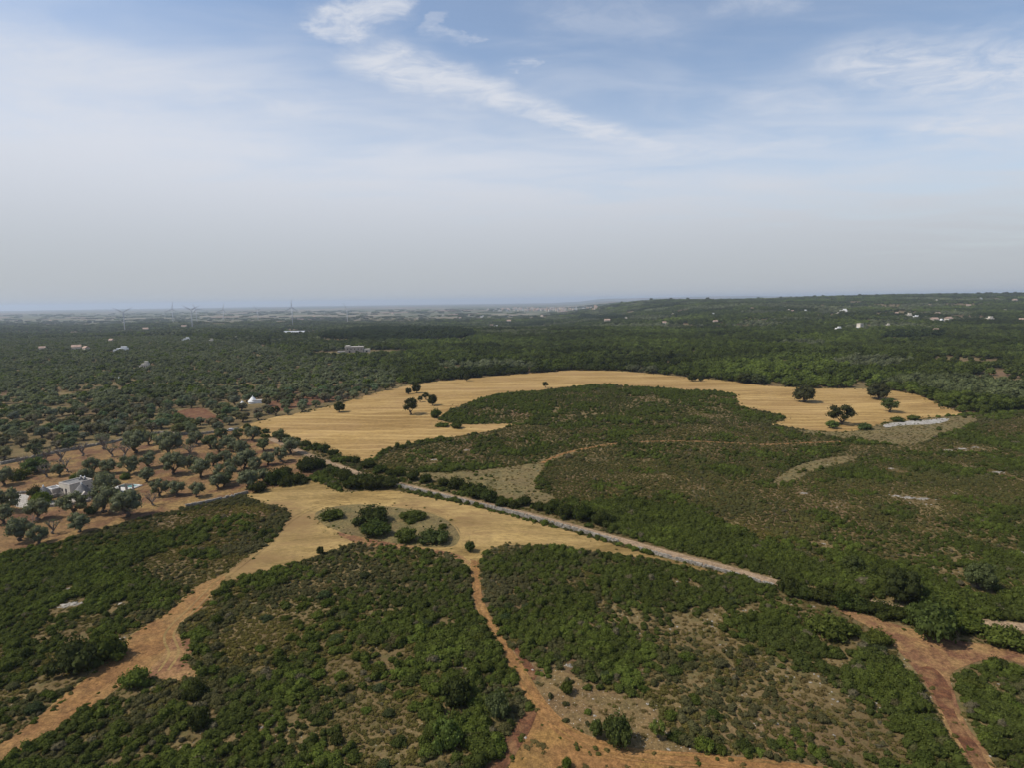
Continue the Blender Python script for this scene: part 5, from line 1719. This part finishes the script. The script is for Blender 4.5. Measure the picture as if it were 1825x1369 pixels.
# ------------------------------------------------------------------ olive groves
x, y = jgrid(170, 560, 8.6, 0.92, 10, 0.55)
ok = inside(Z_OLIVE, x, y) & ~in_any([P_ORCH, P_REDE, P_FIELD, P_ROADW, P_SLABS[1]], x, y) & clear_ok(x, y)
dn = fbm(x, y, 60, 2, 12.0)
ok &= RNG.random(len(x)) < np.clip(0.45 + 1.6 * (dn - 0.25), 0, 0.97)
x, y = x[ok], y[ok]
px_, py_ = to_px(x, y, hgt(x, y))
inf = (px_ > -5) & (px_ < 1830)
order = np.argsort(np.where(inf, np.hypot(x, y), 1e9))
sel = order[:min(300 - n_olive, int(inf.sum()))]
for j, c in enumerate(sel):
    r = random.uniform(2.9, 4.3)
    if px_[c] < 200:
        lab, grp = 'grey-green olive tree in the western grove above the orchard wall', 'olive trees of the western grove'
    elif px_[c] < 400:
        lab, grp = 'olive tree in the grove between the orchard wall and the red plot', 'olive trees of the middle grove'
    else:
        lab, grp = 'olive tree in the grove beside the upper stubble field edge', 'olive trees beside the stubble field'
    sw = 'small' if r < 3.3 else 'large' if r > 3.9 else 'middling'
    rowd = int(np.hypot(x[c], y[c]) // 60)
    rw = ('front', 'second', 'third', 'fourth', 'back')[min(max(int((np.hypot(x[c], y[c]) - 300) // 45), 0), 4)]
    lab, grp = '%s %s, %s rows' % (sw, lab, rw), '%s %s, %s rows' % (sw, grp, rw)
    plant('olive_tree', lab, 'tree', on(x[c], y[c]), [('trunk', OLIVE_TRUNK[j % 3]), ('crown', OLIVE[random.randrange(5)])],
          (r, r * random.uniform(0.9, 1.1), r * random.uniform(0.85, 1.1)), random.random() * 6.28, [v * random.uniform(0.85, 1.15) for v in (C_OLIV if random.random() < 0.7 else C_OLIVB)], grp)
rest = np.setdiff1d(np.arange(len(x)), sel)
x1, y1 = x[rest], y[rest]
x, y = jgrid(560, 1900, 8.2, 0.95, 30, 0.7)
ok = (inside(Z_OLIVE, x, y)) & ~in_any([P_FIELD, P_REDF, P_SLABS[1]] + P_GRASSF, x, y) & clear_ok(x, y)
ok &= RNG.random(len(x)) < np.clip(0.55 + 1.8 * (fbm(x, y, 70, 2, 12.0) - 0.25), 0, 0.98)
x1, y1 = np.concatenate([x1, x[ok]]), np.concatenate([y1, y[ok]])
n_ = len(x1)
q = RNG.uniform(2.9, 4.9, n_)
tn = mixc(C_OLIVB, C_OLIV, RNG.random(n_)) * (0.75 + 0.45 * fbm(x1, y1, 90, 2, 3.0))[:, None] * 1.05
gr = RNG.random(n_) < 0.18
tn[gr] = mixc(C_LENT, C_OAKB, RNG.random(int(gr.sum())))
po = proto_coll('grove_kinds', OLIVEFAR)
scatter('olive_grove_trees', 'olive groves stretching over the western plain', po, x1, y1, np.stack([q, q, q * RNG.uniform(0.8, 1.1, n_)], 1), RNG.integers(0, 3, n_), tn, 0.05)

# ------------------------------------------------------------------ forest
P_PINES = [poly_px(p) for p in ([(572, 606), (640, 609), (700, 610), (770, 609), (835, 606), (836, 594), (790, 589), (700, 588), (620, 592), (580, 599)],
                                [(1572, 606), (1600, 607), (1650, 606), (1680, 604), (1670, 600), (1600, 600)], [(1040, 569), (1110, 570), (1110, 566), (1040, 565)])]
P_SILVER = poly_px([(1560, 690), (1640, 699), (1700, 712), (1850, 716), (1850, 686), (1700, 676), (1600, 680)])


def plots(x, y):
    """the patchwork of holdings: 0 wood, 1 open grove, 2 clearing, 3 dark wood; and a random number for each"""
    a = 0.35 + 0.25 * np.sin(x / 900)
    u, v = x * np.cos(a) + y * np.sin(a) + 30 * np.sin(y / 130), -x * np.sin(a) + y * np.cos(a) + 30 * np.sin(x / 150)
    big = np.where(y > 1250, 1.7, 1.0)
    iu = np.floor(u / (105 * big)).astype(int)
    iv = np.floor((v + 37 * (iu % 3)) / (75 * big)).astype(int)
    h1, h2 = _L[(iu * 7 + iv * 13) & 255, (iv * 29 + iu * 3) & 255], _L[(iu * 11 + 5) & 255, (iv * 17 + iu * 2 + 9) & 255]
    west = sst(0, 300, -(x + 0.10 * y))
    far = sst(1150, 1700, y)
    open_ = np.clip(0.04 + 0.22 * west + 0.26 * far, 0, 0.38)
    clr = np.clip(0.012 + 0.06 * west + 0.17 * far, 0, 0.20)
    k_ = np.where(h1 < clr, 2, np.where(h1 < clr + open_, 1, np.where(h1 > 0.88, 3, 0)))
    return k_, h2


def forest_points(y0, y1, sp):
    x, y = jgrid(y0, y1, sp, 0.95, 40, 0.9)
    ok = ~inside(Z_SCRUB, x, y) & ~inside(Z_OLIVE, x, y) & ~in_any(P_GRASSF + P_SLABS + P_PINES[:2], x, y) & clear_ok(x, y)
    x, y = x[ok], y[ok]
    gap = fbm(x, y, 75, 3, 44.0)
    far = sst(900, 1500, y)
    plain_ = sst(0, 500, -(x - 0.12 * y))
    kp = RNG.random(len(x)) < np.clip(1.12 - 5.0 * np.clip(gap - 0.60 + 0.07 * far * (1 + 0.5 * plain_), 0, 1), 0.12, 1)
    lowp = 1 - sst(-300, 200, x - 0.125 * y)
    kp &= RNG.random(len(x)) > lowp * sst(2800, 3300, y) * 0.88
    kk, _ = plots(x, y)
    kp &= RNG.random(len(x)) < np.choose(kk, [1.0, 0.55, 0.10, 1.0])
    return x[kp], y[kp]


def forest_look(x, y, r0, r1):
    n_ = len(x)
    a, b = fbm(x, y, 130, 3, 61.0), fbm(x, y, 40, 2, 67.0)
    t = np.clip((a - 0.33) * 1.9 + (b - 0.5) * 0.8 + 0.5 * (RNG.random(n_) - 0.5), 0, 1)
    tint = mixc(C_OAKD, C_OAKB, t)
    sv = inside(P_SILVER, x, y)
    tint[sv] = mixc((0.105, 0.120, 0.050), (0.125, 0.138, 0.062), RNG.random(int(sv.sum())))
    kk, hh = plots(x, y)
    og = kk == 1
    tint[og] = mixc(C_OLIVB, C_OLIV, RNG.random(int(og.sum())))
    tint[kk == 3] *= 0.72
    tint *= (0.82 + 0.36 * hh)[:, None]
    west = (x < -0.18 * y) & (RNG.random(n_) < 0.6)
    tint[west] = mixc(C_OLIVB, C_OAKD, RNG.random(int(west.sum())))
    tint *= (0.62 + 0.76 * RNG.random(n_))[:, None] * (0.75 + 0.5 * fbm(x, y, 260, 2, 91.0))[:, None]
    q = RNG.uniform(r0, r1, n_) * (0.85 + 0.3 * b)
    return np.stack([q, q, q * RNG.uniform(0.75, 1.2, n_)], 1), tint


pf = proto_coll('forest_kinds', OAK)
x, y = forest_points(300, 1300, 5.8)
sc_, tn = forest_look(x, y, 2.5, 4.9)
px_, py_ = to_px(x, y, hgt(x, y))
rank = np.where((px_ > 0) & (px_ < 1825), np.hypot(x, y) / sc_[:, 0] ** 0.5, 1e9)
# trees of the front rows along the fields
edge = np.zeros(len(x))
te = resample(catmull(line_px(TOP_EDGE[5:] + [(1760, 738), (1850, 729)]), False), 6.0, False)
dmin = np.full(len(x), 1e9)
for ex, ey in te:
    dmin = np.minimum(dmin, np.hypot(x - ex, y - ey))
sel = np.argsort(np.where(rank < 1e8, dmin * (0.6 + rank / np.median(rank[rank < 1e8])), 1e9))[:285]
for j, c in enumerate(sel):
    if px_[c] < 960:
        lab, grp = 'dark oak on the forest edge above the western stubble field', 'forest edge oaks above the western field'
    elif px_[c] < 1320:
        lab, grp = 'oak on the forest edge behind the middle of the stubble field', 'forest edge oaks behind the middle field'
    else:
        lab, grp = 'oak on the forest edge around the eastern stubble field', 'forest edge oaks around the eastern field'
    sw = 'low' if sc_[c, 2] < 3.0 else 'tall' if sc_[c, 2] > 4.2 else 'middling'
    cw = 'dark' if tn[c, 1] < 0.075 else 'light green' if tn[c, 1] > 0.11 else 'green'
    zq = int(px_[c] // 150)
    near_ = ('near the field corner', 'above the lone round oak', 'beyond the pair of dark oaks', 'beyond the flat-topped oak', 'west of the field crest', 'at the field crest', 'east of the field crest', 'by the oak pair at the edge', 'west of the big brownish oak', 'behind the big brownish oak', 'behind the big oak of the eastern field', 'at the eastern field tip', 'past the eastern field tip')[min(zq, 12)]
    lab, grp = '%s %s oak on the forest edge %s' % (sw, cw, near_), '%s %s forest edge oaks %s' % (sw, cw, near_)
    plant('oak_tree', lab, 'tree', on(x[c], y[c]), [('trunk', OAK_TRUNK[j % 2]), ('crown', OAKFINE[random.randrange(4)])],
          (sc_[c, 0] * 1.05, sc_[c, 0] * 1.05, sc_[c, 2] * 0.85), random.random() * 6.28, tn[c], grp)
m_ = np.ones(len(x), bool)
m_[sel] = False
scatter('forest', 'dense oak forest behind the stubble field', pf, x[m_], y[m_], sc_[m_], RNG.integers(0, 4, int(m_.sum())), tn[m_], 0.05)
x, y = forest_points(1300, 2600, 8.0)
sc_, tn = forest_look(x, y, 3.6, 5.8)
scatter('forest.001', 'oak woods and groves rising to the far ridge', pf, x, y, sc_, RNG.integers(0, 4, len(x)), tn, 0.05)
pcl = proto_coll('far_wood_kinds', CLUMP)
x, y = forest_points(2600, 4600, 17.0)
sc_, tn = forest_look(x, y, 11, 17)
sc_[:, 2] *= RNG.uniform(0.5, 1.4, len(x))
scatter('forest.002', 'far woods on the ridge and the hazy plain', pcl, x, y, sc_, RNG.integers(0, 3, len(x)), tn, 0.03)
x, y = forest_points(4600, 9000, 60.0)
sc_, tn = forest_look(x, y, 26, 46)
sc_[:, 2] *= 0.5
scatter('forest.003', 'hazy tree belts far out on the plain', pcl, x, y, sc_, RNG.integers(0, 3, len(x)), tn, 0.0)
# pine plantation
xs, ys = [], []
for p in P_PINES:
    lo, hi = p.min(0), p.max(0)
    X, Y = np.meshgrid(np.arange(lo[0], hi[0], 5.5), np.arange(lo[1], hi[1], 5.5))
    X, Y = X.ravel() + RNG.normal(0, 1.2, X.size), Y.ravel() + RNG.normal(0, 1.2, X.size)
    ok = inside(p, X, Y) & (RNG.random(X.size) < np.clip(2.6 * fbm(X, Y, 60, 2, 15.0) - 0.45, 0.15, 0.95))
    xs.append(X[ok])
    ys.append(Y[ok])
x, y = np.concatenate(xs), np.concatenate(ys)
n_ = len(x)
q = RNG.uniform(2.2, 5.6, n_) * (0.55 + 0.85 * fbm(x, y, 70, 2, 25.0))
ppn = proto_coll('pine_kinds', PINE)
scatter('pine_forest', 'dark pine plantation standing above the groves', ppn, x, y, np.stack([q, q, q * RNG.uniform(0.9, 1.2, n_)], 1), RNG.integers(0, 3, n_), mixc((0.036, 0.046, 0.018), (0.062, 0.078, 0.026), RNG.random(n_) ** 1.6), 0.03)

# trees on the skyline of the ridge
for j, (px, py) in enumerate([(1500, 531), (1755, 527), (1762, 527), (1772, 528), (1790, 527), (1805, 526), (1815, 527), (1408, 533), (1418, 533), (1465, 533), (1530, 531), (1108, 539), (1195, 537), (1260, 535), (1720, 529), (1640, 530), (1590, 530), (1450, 532), (1390, 534), (1350, 535), (1300, 535), (1225, 536), (1160, 538), (1785, 527), (1740, 528), (1700, 529), (1672, 529), (1560, 531)]):
    v = px_dir(px, 560)
    v2 = Vector((v.x, v.y)).normalized()
    ds = np.linspace(2400, 4200, 200)
    el = (hgt(v2.x * ds, v2.y * ds) - CAM_Z) / ds
    d0 = ds[int(np.argmax(el))]
    r = random.uniform(7.5, 13.0)
    plant('skyline_tree', '%s tree standing out on the ridge skyline %s' % ('broad' if r > 10.5 else 'small' if r < 9 else 'rounded', 'at the western end' if px < 1240 else 'west of the middle' if px < 1430 else 'above the tower house' if px < 1620 else 'near the eastern end' if px < 1730 else 'at the eastern end'), 'tree', on(v2.x * d0, v2.y * d0), [('trunk', OAK_TRUNK[j % 2]), ('crown', OAKFINE[j % 4])], (r, r, r * 0.85), j, vary(C_OAKD, 0.1), 'skyline trees on the ridge')

# ------------------------------------------------------------------ haze
hm, q = new_mat('haze_air')
pv = q.n('ShaderNodeVolumePrincipled')
pv.inputs['Color'].default_value = (0.70, 0.81, 0.95, 1)
pv.inputs['Density'].default_value = 6.5e-5
pv.inputs['Anisotropy'].default_value = 0.2
ho = q.n('ShaderNodeOutputMaterial')
q.t.links.new(pv.outputs[0], ho.inputs['Volume'])
hb = MB().box((0, 0, -60), (56000, 56000, 230)).build('haze', hm)
tag(hb, 'pale haze filling the air over the whole plain', kind='stuff')
#NEXT
